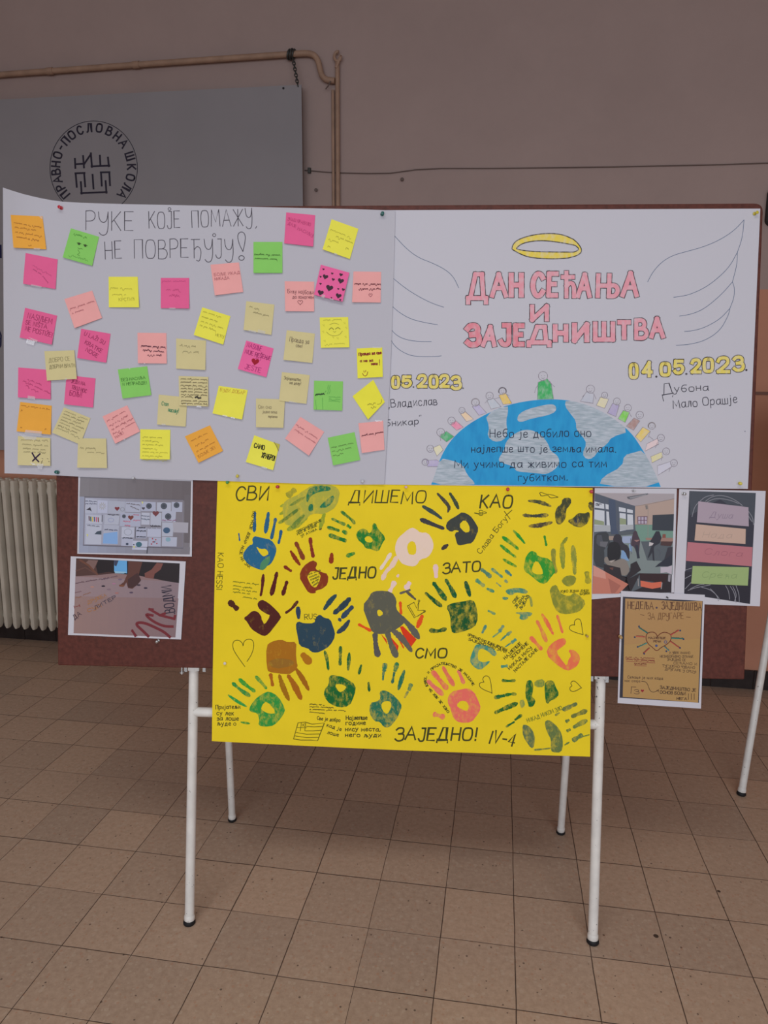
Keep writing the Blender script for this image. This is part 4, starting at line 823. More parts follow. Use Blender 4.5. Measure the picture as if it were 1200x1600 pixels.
for lb, c, fs, ps in HANDS:
    A = Art(S)
    if 'red one' in lb:
        for t in ('540,512 570,505 690,622 642,692 580,612','370,572 420,622 430,672','460,602 530,682 520,742 480,682'): A.fill(Y[6](t), (196,52,24), 1, jit=.3)
        for t, w in (('500,560 540,630 575,700',18),('545,292 552,392',28),('740,416 700,510',44),('175,490 280,545',28)): A.blob(Y[6](t), w/5.714, (204,76,24), 1)
    for k, t, w in fs: A.blob(Y[k](t), w/5.714, tuple(max(0, min(255, v+random.randint(-8,8))) for v in c), 2)
    for i, (k, t, hole, c2) in enumerate(ps): A.fill(Y[k](t), c2 or c, 2+(i if c2 else 0), [Y[k](hole)] if hole else (), smooth=1, jit=.35)
    A.build('hand_print', M['thick'] if any(k in lb for k in ('blue hand print','rust','maroon','golden','grey','filled','pale pink')) and 'green' not in lb.split()[1] else M['paint'], yp, lb)
GR = (62,62,28); GR2 = (84,84,22)
def phrase(name, fn, label=None):
    global A
    A = Art(S); fn(); A.build(name, M['ink'], yp, label)
for t, x0,y0,x1,y1,h,w in (('СВИ',369,781.5,420,781.5,21,2.3),('ДИШЕМО',546,785,666,786.5,19,1.9),('КАО',751,793,801,793,19.5,2.6),('ЈЕДНО',521,904,588,902,16.5,2.6),('ЗАТО',693,896,752,892,15.5,2.4),('СМО',650,1028,699,1028,14.5,2.5),('ЗАЈЕДНО!',618,1156,746,1158,19.5,2.6),('IV-4',765,1160,804,1166,19,2.4)): phrase('title_word', lambda: A.text(t, x0-1,y0,x1-2,y1,h,w,GR,3,sl=.14))
phrase('handwriting', lambda: A.text('КАО НESSI', 341,864, 338,921, 8.5, .9, GR2, 3))
phrase('handwriting', lambda: (A.text('Слава Богу', 751,866, 793,811, 8, .9, GR, 3), A.stroke([(788,799),(797,811)], 1, GR, 3), A.stroke([(800,797),(790,806)], 1, GR, 3)))
phrase('handwriting', lambda: A.text('RUS', 476,968, 495,967, 8, .9, GR, 3))
A = Art(S)
q = Y[8]
for t, x0,y0,x1,y1 in (('Пријатељи',40,445,258,440),('су лек',50,500,200,498),('за лоше',52,545,245,545),('људе',54,592,175,590)): A.text(t, *q('%d,%d' % (x0,y0))[0], *q('%d,%d' % (x1,y1))[0], 6.2, 1.0, GR, 3)
A.ring(*q('210,580')[0], 2, .8, GR, 3)
A.build('handwriting', M['ink'], yp); A = Art(S)
for t, x0,y0,x1,y1 in (('Све је добро',945,540,1150,560),('кад је',1030,600,1160,640),('лоше',1035,665,1135,690)): A.text(t, *q('%d,%d' % (x0,y0))[0], *q('%d,%d' % (x1,y1))[0], 5, .9, GR, 3)
A.build('handwriting', M['ink'], yp); A = Art(S)
q = Y[9]
for t, x0,y0,x1,y1 in (('Најлепше',62,540,250,538),('године',60,588,235,585),('нису места,',55,640,368,642),('него људи',55,692,372,695)): A.text(t, *q('%d,%d' % (x0,y0))[0], *q('%d,%d' % (x1,y1))[0], 6, 1.2, GR, 3)
A.build('handwriting', M['ink'], yp); A = Art(S)
q = Y[8]
for i, w in enumerate(((6,2,1),(6,8),(1,8,4,2,5),(9,))): A.scrib(*q('%d,%d' % (878,405+24*i))[0], *q('%d,%d' % ((1010,1090,1200,1010)[i],412+26*i))[0], 2.6, .8, GR, words=w, lay=3)
A.build('handwriting', M['ink'], yp); A = Art(S)
q = Y[5]
for i, (a, b_, w) in enumerate((((195,112),(425,140),(7,2,4)),((195,148),(365,172),(5,6)),((195,176),(405,205),(5,2,3,3)),((195,204),(345,224),(5,2,2)),((285,250),(405,270),(6,2)))): A.scrib(*q('%d,%d' % a)[0], *q('%d,%d' % b_)[0], 3, .8, (96,104,26), words=w, lay=3)
A.build('handwriting', M['ink'], yp); A = Art(S)
q = Y[7]
A.text('ПРУЖАМО СМО ЈЕДНИ ДРУГИМА', *q('5,590')[0], *q('355,730')[0], 3.8, .8, GR, 4); A.text('ЗАЈЕДНО СМО ЈАЧИ', *q('10,630')[0], *q('345,745')[0], 3.6, .8, GR, 4)
A.build('handwriting', M['ink'], yp); A = Art(S)
for t, a, b_ in (('НАЈЛЕПШЕ','340,805','485,665'),('УСПОМЕНЕ','400,800','548,665'),('НИКАД НИСУ','380,895','580,705'),('НАСТАЛЕ САМЕ','430,915','632,718')): A.text(t, *q(a)[0], *q(b_)[0], 4.6, .9, GR, 4)
A.build('handwriting', M['ink'], yp); A = Art(S)
for t, a, b_ in (('СВЕ','420,305','465,250'),('ЈЕДНА','440,345','520,240'),('ЉУБАВ','485,358','555,235')): A.text(t, *q(a)[0], *q(b_)[0], 4.2, .9, (40,66,40), 4)
A.build('handwriting', M['ink'], yp); A = Art(S)
A.text('КУКО ЈЕДНА ДУШИ', *q('838,205')[0], *q('1085,198')[0], 3.6, .7, GR2, 4); A.text('ЗАУВЕК', *q('1005,228')[0], *q('1095,218')[0], 2.8, .7, GR2, 4)
A.build('handwriting', M['ink'], yp); A = Art(S)
A.text('НИКАД НИКОМ ЗЛО', *Y[10]('540,565')[0], *Y[10]('850,450')[0], 6, .8, (100,112,40), 3)
A.build('handwriting', M['ink'], yp); A = Art(S)
q = Y[1]
for t, a, b_ in (('СРБИЈАНСКЕ ШАЛЕ','770,500','985,395'),('МОЈ ЈЕ','770,520','850,480'),('ДУШЕ','865,470','945,440'),('УТ АТАКА','805,540','945,475')): A.text(t, *q(a)[0], *q(b_)[0], 3.3, .75, (70,80,30), 5)
def arc_text(t, pts, h, w, c):
    d = [0]
    for a, b_ in zip(pts, pts[1:]): d.append(d[-1]+math.hypot(b_[0]-a[0], b_[1]-a[1]))
    n = len(t)
    for i, chr_ in enumerate(t):
        if chr_ == ' ': continue
        s0 = d[-1]*i/n; s1 = d[-1]*(i+.72)/n
        def at(s):
            for k in range(len(pts)-1):
                if s <= d[k+1]+1e-6: f = (s-d[k])/(d[k+1]-d[k]); return (pts[k][0]+(pts[k+1][0]-pts[k][0])*f, pts[k][1]+(pts[k+1][1]-pts[k][1])*f)
            return pts[-1]
        A.text(chr_, *at(s0), *at(s1), h, w, c, 4)
A.build('handwriting', M['ink'], yp); A = Art(S)
arc_text('ТКО НИЈЕ ДОБАР НИЈЕ НИ ЈАК', list(reversed(chaikin(q('345,820 272,760 250,690 270,620 310,540 345,460 372,300'), 2)))[::1], 4, .75, GR)
A.build('handwriting', M['ink'], yp); A = Art(S)
arc_text('СМЕХ ЈЕ ЛЕК ЗА ДУШУ, И ПРИЈАТЕЉСТВО ЈЕ НАЈЈАЧЕ', chaikin(Y[9]('985,470 900,360 830,280 775,220 775,150 860,70 940,40 1040,80 1130,140 1195,240'), 2), 3.3, .9, GR)
A.build('handwriting', M['ink'], yp); A = Art(S)
for i, t in enumerate(('да има','мисли и','стварај','да нас','сањај')): A.text(t, *Y[5]('%d,%d' % (865+12*i, 48+25*i))[0], *Y[5]('%d,%d' % (975-4*i, 12+26*i))[0], 2.6, .7, (96,96,26), 4)
A.build('handwriting', M['ink'], yp)
A = Art(S); q = Y[5]
A.stroke(q('300,865 230,770 190,700 195,640 240,625 280,655 285,690 290,640 330,618 375,630 382,690 360,760 320,820'), 1.0, GR2, 3, smooth=2); A.build('drawn_heart', M['ink'], yp); A = Art(S)
q = Y[7]; A.stroke(q('1030,580 960,560 910,535 915,500 955,490 960,500 955,460 985,435 1015,450 1025,520 1035,580'), .9, GR, 3, smooth=2); A.build('drawn_heart', M['ink'], yp); A = Art(S); A.disc(*q('1062,585')[0], 2, (150,140,40), 2); A.build('ink_dot', M['ink'], yp); A = Art(S)
q = Y[10]; A.stroke(q('218,300 150,275 108,245 110,210 150,205 150,205 135,175 160,145 195,155 210,200 222,308'), .9, GR, 3, smooth=2); A.build('drawn_heart', M['ink'], yp); A = Art(S); A.stroke(q('1015,258 960,290 920,285 915,250 940,240 920,215 945,190 975,205 1022,258'), .9, GR, 3, smooth=2)
A.build('drawn_heart', M['ink'], yp)
A = Art(S); q = Y[6]
A.stroke(q('608,325 670,430 712,408'), .9, GR, 3); A.stroke(q('622,322 678,418'), .8, GR, 3); A.stroke(q('608,325 668,292 690,345 712,285 712,285 702,365 755,362 765,375 700,415'), .9, GR, 3); A.ring(*q('712,280')[0], 1.4, .8, GR, 3); A.ring(*q('762,372')[0], 1.4, .8, GR, 3)
A.build('drawn_crown', M['ink'], yp)
A = Art(S); q = Y[8]
A.stroke(q('735,712 775,568 840,562 900,580 1010,570 950,728 890,722 800,722 735,712'), 1.1, (92,88,20), 3)
for t in ('850,600 920,605 1000,600','842,640 910,640 985,635','760,655 850,670 970,668','750,685 850,700 960,698','770,610 850,612','845,568 835,640','805,568 795,640'): A.stroke(q(t), .9, (92,88,20), 3)
A.text('IC', *q('815,600')[0], *q('840,600')[0], 4, .8, (92,88,20), 3); A.build('drawn_flag', M['ink'], yp)
A = Art(S); q = Y[3]
A.stroke(q('65,320 110,330 150,310 180,320 150,330 110,335 65,325'), .8, GR2, 3, smooth=1); A.text('S', *q('105,342')[0], *q('140,342')[0], 8, .9, GR2, 3); A.build('drawn_doodle', M['ink'], yp); A = Art(S); A.stroke(q('650,150 660,175 720,160 740,190 790,185 812,182'), .9, GR, 3, smooth=1); A.stroke(q('645,150 655,135 700,155 760,160 812,182'), .8, GR, 3, smooth=1)
A.build('drawn_doodle', M['ink'], yp)
# ------------------------------------------------------------------ right white poster with the globe
S = Sheet([(598,328.5),(1188,326),(1168.5,764),(588,757)], .0048)
rp = tag(solid(S.grid('drawn_poster', M['drawing_paper'], 6, 6)), 'white poster with pink Cyrillic title, halo, wings and a half globe drawing', 'poster')
OUT = (48,42,46)
A6 = ptsf(590, 310, 3.871); A7 = ptsf(890, 310, 3.871); T_ = ptsf(715, 400, 3.4783); G_ = ptsf(660, 560, 3.0769)
A = Art(S); WI = (84,98,122)
for t in ('90,210 103,228 180,310 250,360 330,390 410,430 460,475 490,540','70,462 90,480 170,545 250,595 330,635 400,658','60,620 78,643 130,690 200,730 280,750 362,764','60,760 75,785 110,825 160,852 240,866 325,866','60,810 75,845 100,890 150,930 220,957 350,957 385,952'): (A.stroke(A6(t), .8, WI, 1, smooth=2))
A.build('drawn_wing', M['ink'], rp); A = Art(S)
for t in ('472,505 500,450 550,390 620,345 720,318 820,290 920,245 1000,190 1055,130','1055,130 1045,240 1015,325','1015,325 1013,400 985,505','985,505 998,540 995,600 970,665','970,665 960,710 910,800 820,860 720,885 645,888','1015,325 970,410 900,480 820,540 720,585 630,598','985,505 920,580 820,665 740,700 665,712','970,665 910,730 820,780 750,800 695,805'): A.stroke(A7(t), .8, WI, 1, smooth=2)
A.build('drawn_wing', M['ink'], rp)
A = Art(S)
oc = [(799.5,389)]+A6('820,275 850,248 930,222 1030,210 1120,218 1185,248')+A7('20,245 55,275 78,318 50,345 0,358')+A6('1150,361 1050,367 920,358 860,335 820,312')
ic = A6('838,300 880,268 980,253 1080,262 1190,282')+A7('40,288 60,308 30,325')+A6('1170,325 1000,324 900,318 845,308')
A.fill(oc, (206,186,78), 1, [ic], smooth=2)
oc2 = chaikin(oc, 2, True); ic2 = chaikin(ic, 2, True)
A.stroke(oc2+[oc2[0]], 1.5, (52,48,44), 2); A.stroke(ic2+[ic2[0]], 1.5, (52,48,44), 2)
A.build('drawn_halo', M['crayon'], rp)
def bubble(A, ch, bx, sc, ox, oy, wd, fill, slant=0, grow=1.0):
    x0,y0,x1,y1 = bx; x0 = ox+x0/sc; x1 = ox+x1/sc; y0 = oy+y0/sc; y1 = oy+y1/sc
    w, st = glyph(ch); wd *= 1.08; i = wd/2+1.0; xs = [x for p in st for x, y in p]; ys = [y for p in st for x, y in p]
    lo, hi, a, b_ = min(ys), max(ys), min(xs), max(xs)
    def mp(x, y):
        u = (x-a)/max(.01, b_-a); v = (y-lo)/(hi-lo); return (x0+i+u*(x1-x0-2*i)+slant*(v-.5), y1-i-v*(y1-y0-2*i))
    def runs(p):
        out = [[p[0]]]
        for k in range(1, len(p)):
            out[-1].append(p[k])
            if k < len(p)-1:
                a1 = math.atan2(p[k][1]-p[k-1][1], p[k][0]-p[k-1][0]); a2 = math.atan2(p[k+1][1]-p[k][1], p[k+1][0]-p[k][0])
                if abs((a2-a1+math.pi) % (2*math.pi)-math.pi) > .5: out.append([p[k]])
        return out
    for lay, ww, cc in ((1, wd+2.3, OUT), (2, wd-.1, fill)):
        for p in st:
            pp_ = [mp(*k) for k in p]; rr = runs(pp_)
            for r_ in rr: A.stroke(r_, ww, cc, lay)
            for r_ in rr[1:]: A.disc(*r_[0], ww/2*1.12, cc, lay, n=12)
PK = (203,138,150); PK2 = (200,122,134)
def word(fn, name, m, lb=None):
    global A
    A = Art(S); fn(); A.build(name, m, rp, lb)
for ch, bx, wd, sl in (('Д',(42,84,170,270),6.4,0),('А',(172,84,278,232),6.4,0),('Н',(274,84,364,232),7.4,0),('С',(392,80,482,234),7.4,1),('Е',(480,80,554,230),6.8,1),('Ћ',(556,74,648,236),6.0,0),('А',(642,86,736,234),6.4,2),('Њ',(748,88,886,234),6.4,1),('А',(884,78,992,230),6.6,2),('И',(390,258,500,362),6.4,0)): word(lambda: bubble(A, ch, bx, 3.4783, 715, 400, wd, PK, sl), 'title_letter', M['crayon'])
for ch, bx, wd, sl in (('З',(34,360,136,502),8.2,0),('А',(128,370,220,500),6.2,3),('Ј',(218,360,298,498),7,0),('Е',(298,362,370,496),7.2,0),('Д',(372,370,514,502),6.4,0),('Н',(514,364,606,474),7,0),('И',(618,356,720,476),7.4,0),('Ш',(732,350,860,470),6.8,0),('Т',(862,344,948,462),6.8,0),('В',(956,334,1042,462),6.0,0),('А',(1038,326,1132,454),6.4,0)): word(lambda: bubble(A, ch, bx, 3.4783, 715, 400, wd, PK2 if ch in 'ЗЈЕ' else PK, sl), 'title_letter', M['crayon'])
A = Art(S); YE = (204,188,92)
for ch, bx in (('0',(78,178,140,266)),('5',(140,176,212,260)),('2',(234,168,306,260)),('0',(304,172,374,264)),('2',(368,168,442,260)),('3',(438,176,514,274))): bubble(A, ch, bx, 3.871, 590, 540, 4.4, YE)
for x, y in ((65,254),(217,250),(517,258)): A.disc(590+x/3.871, 540+y/3.871, 1.4, OUT, 2)
A.build('date_lettering', M['crayon'], rp, 'yellow bubble digits of the date on the left, partly covered')
A = Art(S)
for ch, bx in (('0',(380,98,446,200)),('4',(456,86,530,192)),('0',(560,92,636,186)),('5',(640,78,714,174)),('2',(742,70,816,168)),('0',(812,66,888,164)),('2',(894,58,984,166)),('3',(988,54,1068,158))): bubble(A, ch, bx, 3.75, 880, 540, 4.8, YE)
for x, y in ((546,182),(722,166),(1073,143)): A.disc(880+x/3.75, 540+y/3.75, 1.7, OUT, 2)
A.build('date_lettering', M['crayon'], rp, 'yellow bubble digits 04.05.2023 on the right')
A = Art(S); BK = (52,50,60)
A.text('„Владислав', 605.5, 637, 683, 632.5, 12, 1.1, BK, 1); A.build('handwriting', M['ink'], rp); A = Art(S); A.text('"', 656, 655, 660, 654, 6, 1, BK, 1); A.text('бникар', 603.5, 666, 654, 663, 9.5, 1.1, BK, 1)
A.build('handwriting', M['ink'], rp); A = Art(S)
q = ptsf(880, 540, 3.75)
for t in ('588,325 580,290 648,278 640,300','590,285 592,224 620,220 640,278'): A.stroke(q(t), 1.1, BK, 1)
A.text('убона', *q('652,272')[0], *q('850,262')[0], 10.5, 1.1, BK, 1); A.build('handwriting', M['ink'], rp); A = Art(S); A.text('Мало Орашје', *q('645,368')[0], *q('1020,335')[0], 12.5, 1.1, BK, 1)
A.stroke(q('930,342 945,345'), .9, BK, 1)
A.build('handwriting', M['ink'], rp)
A = Art(S); BL = (40,140,190)
glb = G_('42,607 60,560 85,480 130,400 200,330 300,270 410,222 550,197 690,197 800,225 900,275 1000,350 1060,440 1110,530 1146,618')
A.fill(chaikin(glb, 2), BL, 1); globe = A.build('drawn_globe', M['marker'], rp)
A = Art(S); LD = (140,154,164)
for t in ('302,270 410,222 412,260 402,300 410,360 390,395 345,402 312,375 322,330','455,302 460,270 500,245 600,220 640,222 645,255 600,275 520,290 480,306','360,490 395,440 400,400 450,355 510,338 570,365 605,410 615,445 655,470 660,515 600,560 540,550 450,545 440,520 390,505','690,197 800,225 900,275 1000,350 910,378 890,410 850,440 820,480 790,486 768,460 790,410 770,375 740,345 738,300 715,270 685,230','1060,440 1110,530 1146,618 850,613 865,570 960,520 970,465 1020,452','85,480 140,490 195,510 215,560 250,595 250,609 42,607 60,560'): A.fill(G_(t), LD, 2, smooth=2 if t[:3] in ('455','360') else 1)
A.build('continents', M['pencil'], globe, 'grey pencil hatched continents')
A = Art(S); TX = (34,38,56)
for t, x0,y0,x1,y1,h in (('Небо је добило оно',325,380,810,375,38),('најлепше што је земља имала.',236,450,930,450,33),('Ми учимо да живимо са тим',155,525,885,522,36),('губитком.',462,590,698,586,33)): A.text(t, *G_('%d,%d' % (x0,y0))[0], *G_('%d,%d' % (x1,y1))[0], h/3.0769, 1.15, TX, 4)
A.build('handwriting', M['ink'], globe)
def child(hx, hy, r, body, c, lb, hair=None, arms=()):
    A = Art(S); p = G_(body); A.fill(p, c, 1); pb = p; A.stroke(pb+[pb[0]], .7, (126,120,130), 2)
    x, y = G_('%d,%d' % (hx, hy))[0]; r /= 3.0769; A.ring(x, y, r, .8, (120,114,124), 2)
    A.disc(x-r*.35, y-r*.1, .5, (96,92,104), 2); A.disc(x+r*.35, y-r*.1, .5, (96,92,104), 2); A.stroke([(x-r*.35, y+r*.4), (x, y+r*.55), (x+r*.35, y+r*.35)], .5, (110,100,110), 2)
    if hair: A.stroke([(x+math.cos(a)*r*1.05, y-math.sin(a)*r*1.05) for a in [k*math.pi/10-.3 for k in range(13)]], 1.7, hair, 3)
    for t in arms: A.stroke(G_(t), .7, (126,120,130), 2, smooth=1)
    A.build('drawn_figure', M['crayon'], rp, lb)
child(580,85,22,'556,115 600,97 620,125 631,196 552,197',(62,160,92),'large green drawn figure on top of the globe',None,('556,128 544,145 540,165','610,108 625,128 636,136'))
child(385,158,17,'368,178 400,165 430,216 388,222',(210,178,70),'yellow drawn figure with dark hair',(88,82,90),('400,168 418,180',))
child(323,180,18,'310,202 342,192 378,232 330,244',(172,178,188),'pale grey drawn figure',None,('345,195 370,188','312,205 300,215'))
child(255,212,18,'240,232 272,222 308,262 272,274',(168,162,192),'lavender drawn figure with dark hair',(130,124,132))
child(190,250,15,'184,268 206,256 246,292 212,304',(210,186,156),'peach drawn figure')
child(140,300,18,'134,318 162,300 196,330 165,346',(214,128,156),'pink drawn figure')
child(88,355,19,'80,374 116,350 152,376 116,402',(70,160,104),'emerald drawn figure at the left',None,('85,375 88,395',))
child(38,434,17,'50,430 84,415 100,440 70,470',(202,198,168),'cream drawn figure')
child(14,500,15,'20,490 70,488 86,500 75,520 25,520',(164,156,188),'violet drawn figure lowest at the left',(130,124,138))
child(808,148,20,'790,158 825,170 820,216 760,206',(170,174,186),'blue grey drawn figure right of the top',None,('790,160 770,185','825,172 835,195'))
child(876,177,15,'856,186 896,196 876,240 836,226',(200,194,162),'cream and pink drawn figure')
child(935,207,17,'914,216 946,226 930,280 890,262',(160,152,184),'purple drawn figure')
child(988,238,17,'966,250 996,260 975,308 940,290',(120,190,84),'light green drawn figure',None,('995,262 1005,280',))
child(1045,272,18,'1018,286 1046,300 1015,346 980,326',(158,130,126),'brown drawn figure')
child(1103,325,16,'1060,330 1096,350 1050,402 1024,376',(208,184,104),'ochre drawn figure with dark hair',(110,102,106),('1096,352 1085,380',))
child(1147,382,17,'1080,410 1130,385 1136,412 1070,446',(204,184,186),'rose drawn figure with outstretched arm',None,('1090,375 1110,390','1130,405 1120,430'))
child(1172,447,17,'1098,472 1150,450 1156,476 1104,502',(200,194,142),'pale yellow drawn figure',None,('1150,470 1150,490',))
child(1209,503,17,'1130,516 1195,495 1200,520 1132,562',(182,182,196),'grey violet drawn figure lowest at the right',None,('1195,520 1185,545',))
A = Art(S); A.disc(1164, 674, 1.0, (120,122,134), 1); A.build('pin_hole', M['ink'], rp)

# ------------------------------------------------------------------ left white poster
def clamp(v): return max(0., min(1., v))
TOP = [(4.5,293),(30,301.5),(60,309),(90,314.5),(130,317),(200,319),(330,321.5),(470,325),(560,327),(617.5,329)]
BOT = [(7,739.5),(60,741.5),(120,744.5),(200,747),(330,751),(450,755),(540,757.5),(600.5,757)]
def edge_pts(P, a):
    x = P[0][0]+(P[-1][0]-P[0][0])*a
    for (xa,ya),(xb,yb) in zip(P, P[1:]):
        if x <= xb+1e-6: return (x, ya+(yb-ya)*(x-xa)/(xb-xa))
    return P[-1]
def lp_off(x, y):
    a = clamp((112-x)/108); b_ = clamp((620-y)/320); r = clamp((x-565)/45)
    return .0062+.052*a*a*(.25+.75*b_)+.006*r*r*(.4+.6*clamp((y-500)/250))
S = Sheet([(4.5,293),(617.5,329),(600.5,757),(7,739.5)], lp_off)
def lp_edge(a, b_):
    t = edge_pts(TOP, a); u = edge_pts(BOT, a); return (t[0]+(u[0]-t[0])*b_+(2.2*math.sin(math.pi*b_)*a), t[1]+(u[1]-t[1])*b_)
lp = tag((S.grid('note_poster', M['white_paper'], 40, 14, edge=lp_edge)), 'white poster covered with coloured sticky notes under a hand written Cyrillic heading', 'poster')
LPS = S
A = Art(S); HB = (66,62,70); q = ptsf(0, 290, 3.75)
for t, x0,y0,x1,y1,h in (('РУКЕ',134,359.5,208,360,29.5),('КОЈЕ',233,357,281,356,26),('ПОМАЖУ',300,355,394,352,26),('НЕ',164.5,405,190,404,27),('ПОВРЕЂУЈУ',210,404,364,402,29)): (A.text(t, x0,y0,x1,y1,h,1.05,HB,1, jit=.012), A.build('heading_word', M['ink'], lp), A.__init__(S))
A.stroke([(401,353.5),(399.5,356.5)], 1, HB, 1); A.ring(*q('993,137')[0], 2.2, .9, HB, 1); q2 = ptsf(300, 310, 3.75); A.ring(*q2('130,215')[0], 2.4, .9, HB, 1)
A.stroke(chaikin([(379.5,393),(373,380),(371,368),(374,363),(379,362),(383.5,367),(383,378),(379.5,393)], 2), 1.05, HB, 1); A.ring(377.3, 403, 4.3, 1.05, HB, 1, ry=3.6)
A.build('heading_mark', M['ink'], lp)

# ------------------------------------------------------------------ sticky notes
NC = {'pink':(204,90,134),'hot':(212,94,144),'salmon':(220,150,148),'yellow':(210,206,76),'bright':(214,206,64),'green':(122,184,92),'orange':(228,152,62),'tan':(188,178,132)}
NM = {k: mat('sticky_'+k, alb(v), .75, .15, noise=.03, nscale=20) for k, v in NC.items()}
tm = bpy.data.materials.new('clear_tape'); N_, L_ = nodes_of(tm); b_ = N_['Principled BSDF']; b_.inputs['Base Color'].default_value = (.9,.9,.95,1); b_.inputs['Roughness'].default_value = .12; b_.inputs['Alpha'].default_value = .42; b_.inputs['Specular IOR Level'].default_value = .8; b_.inputs['Coat Weight'].default_value = .6; M['tape'] = tm
NOTES = []
def note(c, pts, label, lines=(), ink=(96,74,60), up=0, tape=(), draw=None, curl=.0035):
    pts = [tuple(p) for p in pts]; (x0,y0),(x1,y1),(x2,y2),(x3,y3) = pts
    det = (x1-x0)*(y3-y0)-(x3-x0)*(y1-y0)
    def off(x, y):
        t = ((x1-x0)*(y-y0)-(x-x0)*(y1-y0))/det; s_ = ((x-x0)*(y3-y0)-(x3-x0)*(y-y0))/det
        return lp_off(x, y)+.0012+up*.0022+curl*clamp(t)**2*(1+.6*(s_-.5)*(1 if int(x0) % 2 else -1))
    S = Sheet(pts, off); o = S.grid('sticky_note', NM[c], 6, 6); tag(o, label, 'sticky note', 'sticky notes on the white poster')
    A = Art(S, lambda a, b: S.px(a/100, b/100)); nc = NC[c]
    def soft(k, f=.28): return tuple(k[i]*(1-f)+nc[i]*f for i in range(3))
    for ln in lines:
        t, a0, b0, a1, b1, h = ln[:6]; col = ln[6] if len(ln) > 6 else soft(ink); w = ln[7]*.9 if len(ln) > 7 else .62
        if isinstance(t, tuple): A.scrib(a0, b0, a1, b1, h, w, col, words=t)
        else: A.text(t, a0, b0, a1, b1, h, w, col)
    if draw: draw(A)
    A.build('handwriting', M['ink'], o)
    for k, tp in enumerate(tape):
        q = [S.px(a/100, b/100) for a, b in tp]; T = Sheet(q, lambda x, y: off(x, y)+.0006)
        T.grid('tape', M['tape'], 2, 2, parent=o)
    NOTES.append(o); return o
DP = (138,46,84); GI = (56,92,44); YI = (140,134,48); OI = (132,88,40); SI = (128,66,74); TI = (112,104,76); RD = (120,40,36)
note('orange', [(16.6,335.6),(66.5,338.2),(72.2,389.4),(21,387)], 'orange sticky note at the poster\'s upper left corner with four written lines', (((7,3,2,8),8,26,92,36,8),((3,8,4),10,40,74,46,8),((2,4,6,6),10,54,90,64,8),((9,2,7),12,69,80,77,8),((3,),46,91,56,92,6)), OI, tape=([(88,-2),(99,2),(99,9),(92,4)],[(62,98),(82,98),(80,103),(62,102)]))
note('pink', [(40,395.3),(90.1,405.2),(86.7,451.6),(36,443.3)], 'pink sticky note under the upper left orange one with faint slanted writing', (((8,),25,38,84,62,8,(170,70,112)),((5,4),26,50,52,62,8,(170,70,112)),((6,),56,66,74,86,8,(166,66,108))), DP, tape=([(25,97),(58,99),(56,104),(25,102)],))
def eyes(A):
    for x in (40, 62):
        A.disc(x, 42, 4.5, (52,70,40), 2, ry=3.6); A.stroke([(x-7,41),(x,38),(x+7,40)], .8, (60,84,44), 2)
    A.stroke([(40,55),(44,58),(52,54),(56,56)], .7, (86,132,62), 2); A.stroke([(42,62),(50,70),(44,78),(52,80)], .7, (86,132,62), 2)
note('green', [(110.7,356.7),(154.7,370),(144,415.3),(97.9,402)], 'green tilted sticky note with two small drawn eyes below the heading\'s start', (((8,3),14,18,60,18,11,(84,140,64)),((8,),18,90,82,92,12,(90,148,70))), GI, draw=eyes)
note('yellow', [(169.6,432.4),(215.2,432.4),(217.3,480.1),(170.1,480.1)], 'yellow sticky note with three written lines left of the plain pink one', (((4,6),5,40,78,44,11),((6,1),12,62,58,62,10),('КРСТИЋ',34,80,86,77,10)), YI)
note('pink', [(251.2,434.3),(295.5,434.3),(295.5,482),(251.2,481.5)], 'pink square sticky note hanging straight under the exclamation heading\'s middle', (((5,7),4,14,88,14,9,(174,70,116)),((2,4),20,42,70,44,9,(168,66,108)),((5,),30,62,66,64,12,(170,66,110))), DP, tape=([(30,98),(52,98),(52,102),(30,102)],))
note('salmon', [(100.5,467.3),(144,454),(159.5,496.7),(116.5,512.7)], 'salmon note tilted counter-clockwise above the pink KRATKE NOGE note', (((4,5,5),6,40,94,40,10),((1,6),8,56,50,56,10)), SI)
note('pink', [(39.2,480.9),(89.3,493.2),(80.8,538.5),(30.7,527.3)], 'pink sticky note reading NASILJEM SE NIŠTA NE POSTIŽE', (('NASIЉEM',12,31,88,32,18,DP,.9),('SE NIŠTA',10,52,76,52,14,DP,.9),('NE POSTIŽE!',12,73,96,76,15,DP,.9)), DP, tape=([(25,92),(56,96),(54,104),(46,103),(44,114),(22,112)][:4],[(23,99),(48,101),(46,116),(22,114)]))
note('pink', [(126.7,513.5),(172.8,521.5),(165.9,566.7),(120.5,559.2)], 'pink sticky note reading U LAŽI SU KRATKE NOGE', (('U LAŽI SU',12,20,84,40,13,DP,.9),('KRATKE',18,48,78,70,13,DP,.9),('NOGE',24,72,66,88,13,DP,.9)), DP)
note('salmon', [(214.7,519.9),(260,520.4),(260.5,568),(215.5,567.5)], 'salmon sticky note with dark cursive writing left of a plain tan note', (((8,5,4),12,48,96,52,14,(84,44,58),.8),((6,7),18,60,90,66,11,(84,44,58),.8),((5,4),34,76,82,76,9,(90,48,60),.8)), SI, tape=([(20,99),(26,99),(26,102),(20,102)],))
note('tan', [(275.2,528.8),(321.9,532),(320.8,578.1),(275.2,576)], 'tan sticky note with two faint lines above the densely written tan note', (((2,4,3),12,26,66,26,10),((5,3),22,44,76,46,9)), TI)
note('yellow', [(316,480.1),(360,494),(348.8,538.5),(302.7,523.3)], 'yellow tilted sticky note with five lines, left of the taped tan note', (((3,5,4),8,16,70,16,9),((6,3,3),8,34,62,34,9),((2,2,5,4),10,50,86,50,9),((2,3,6),10,64,66,66,9),('НЕЋУ',68,80,96,78,9)), YI)
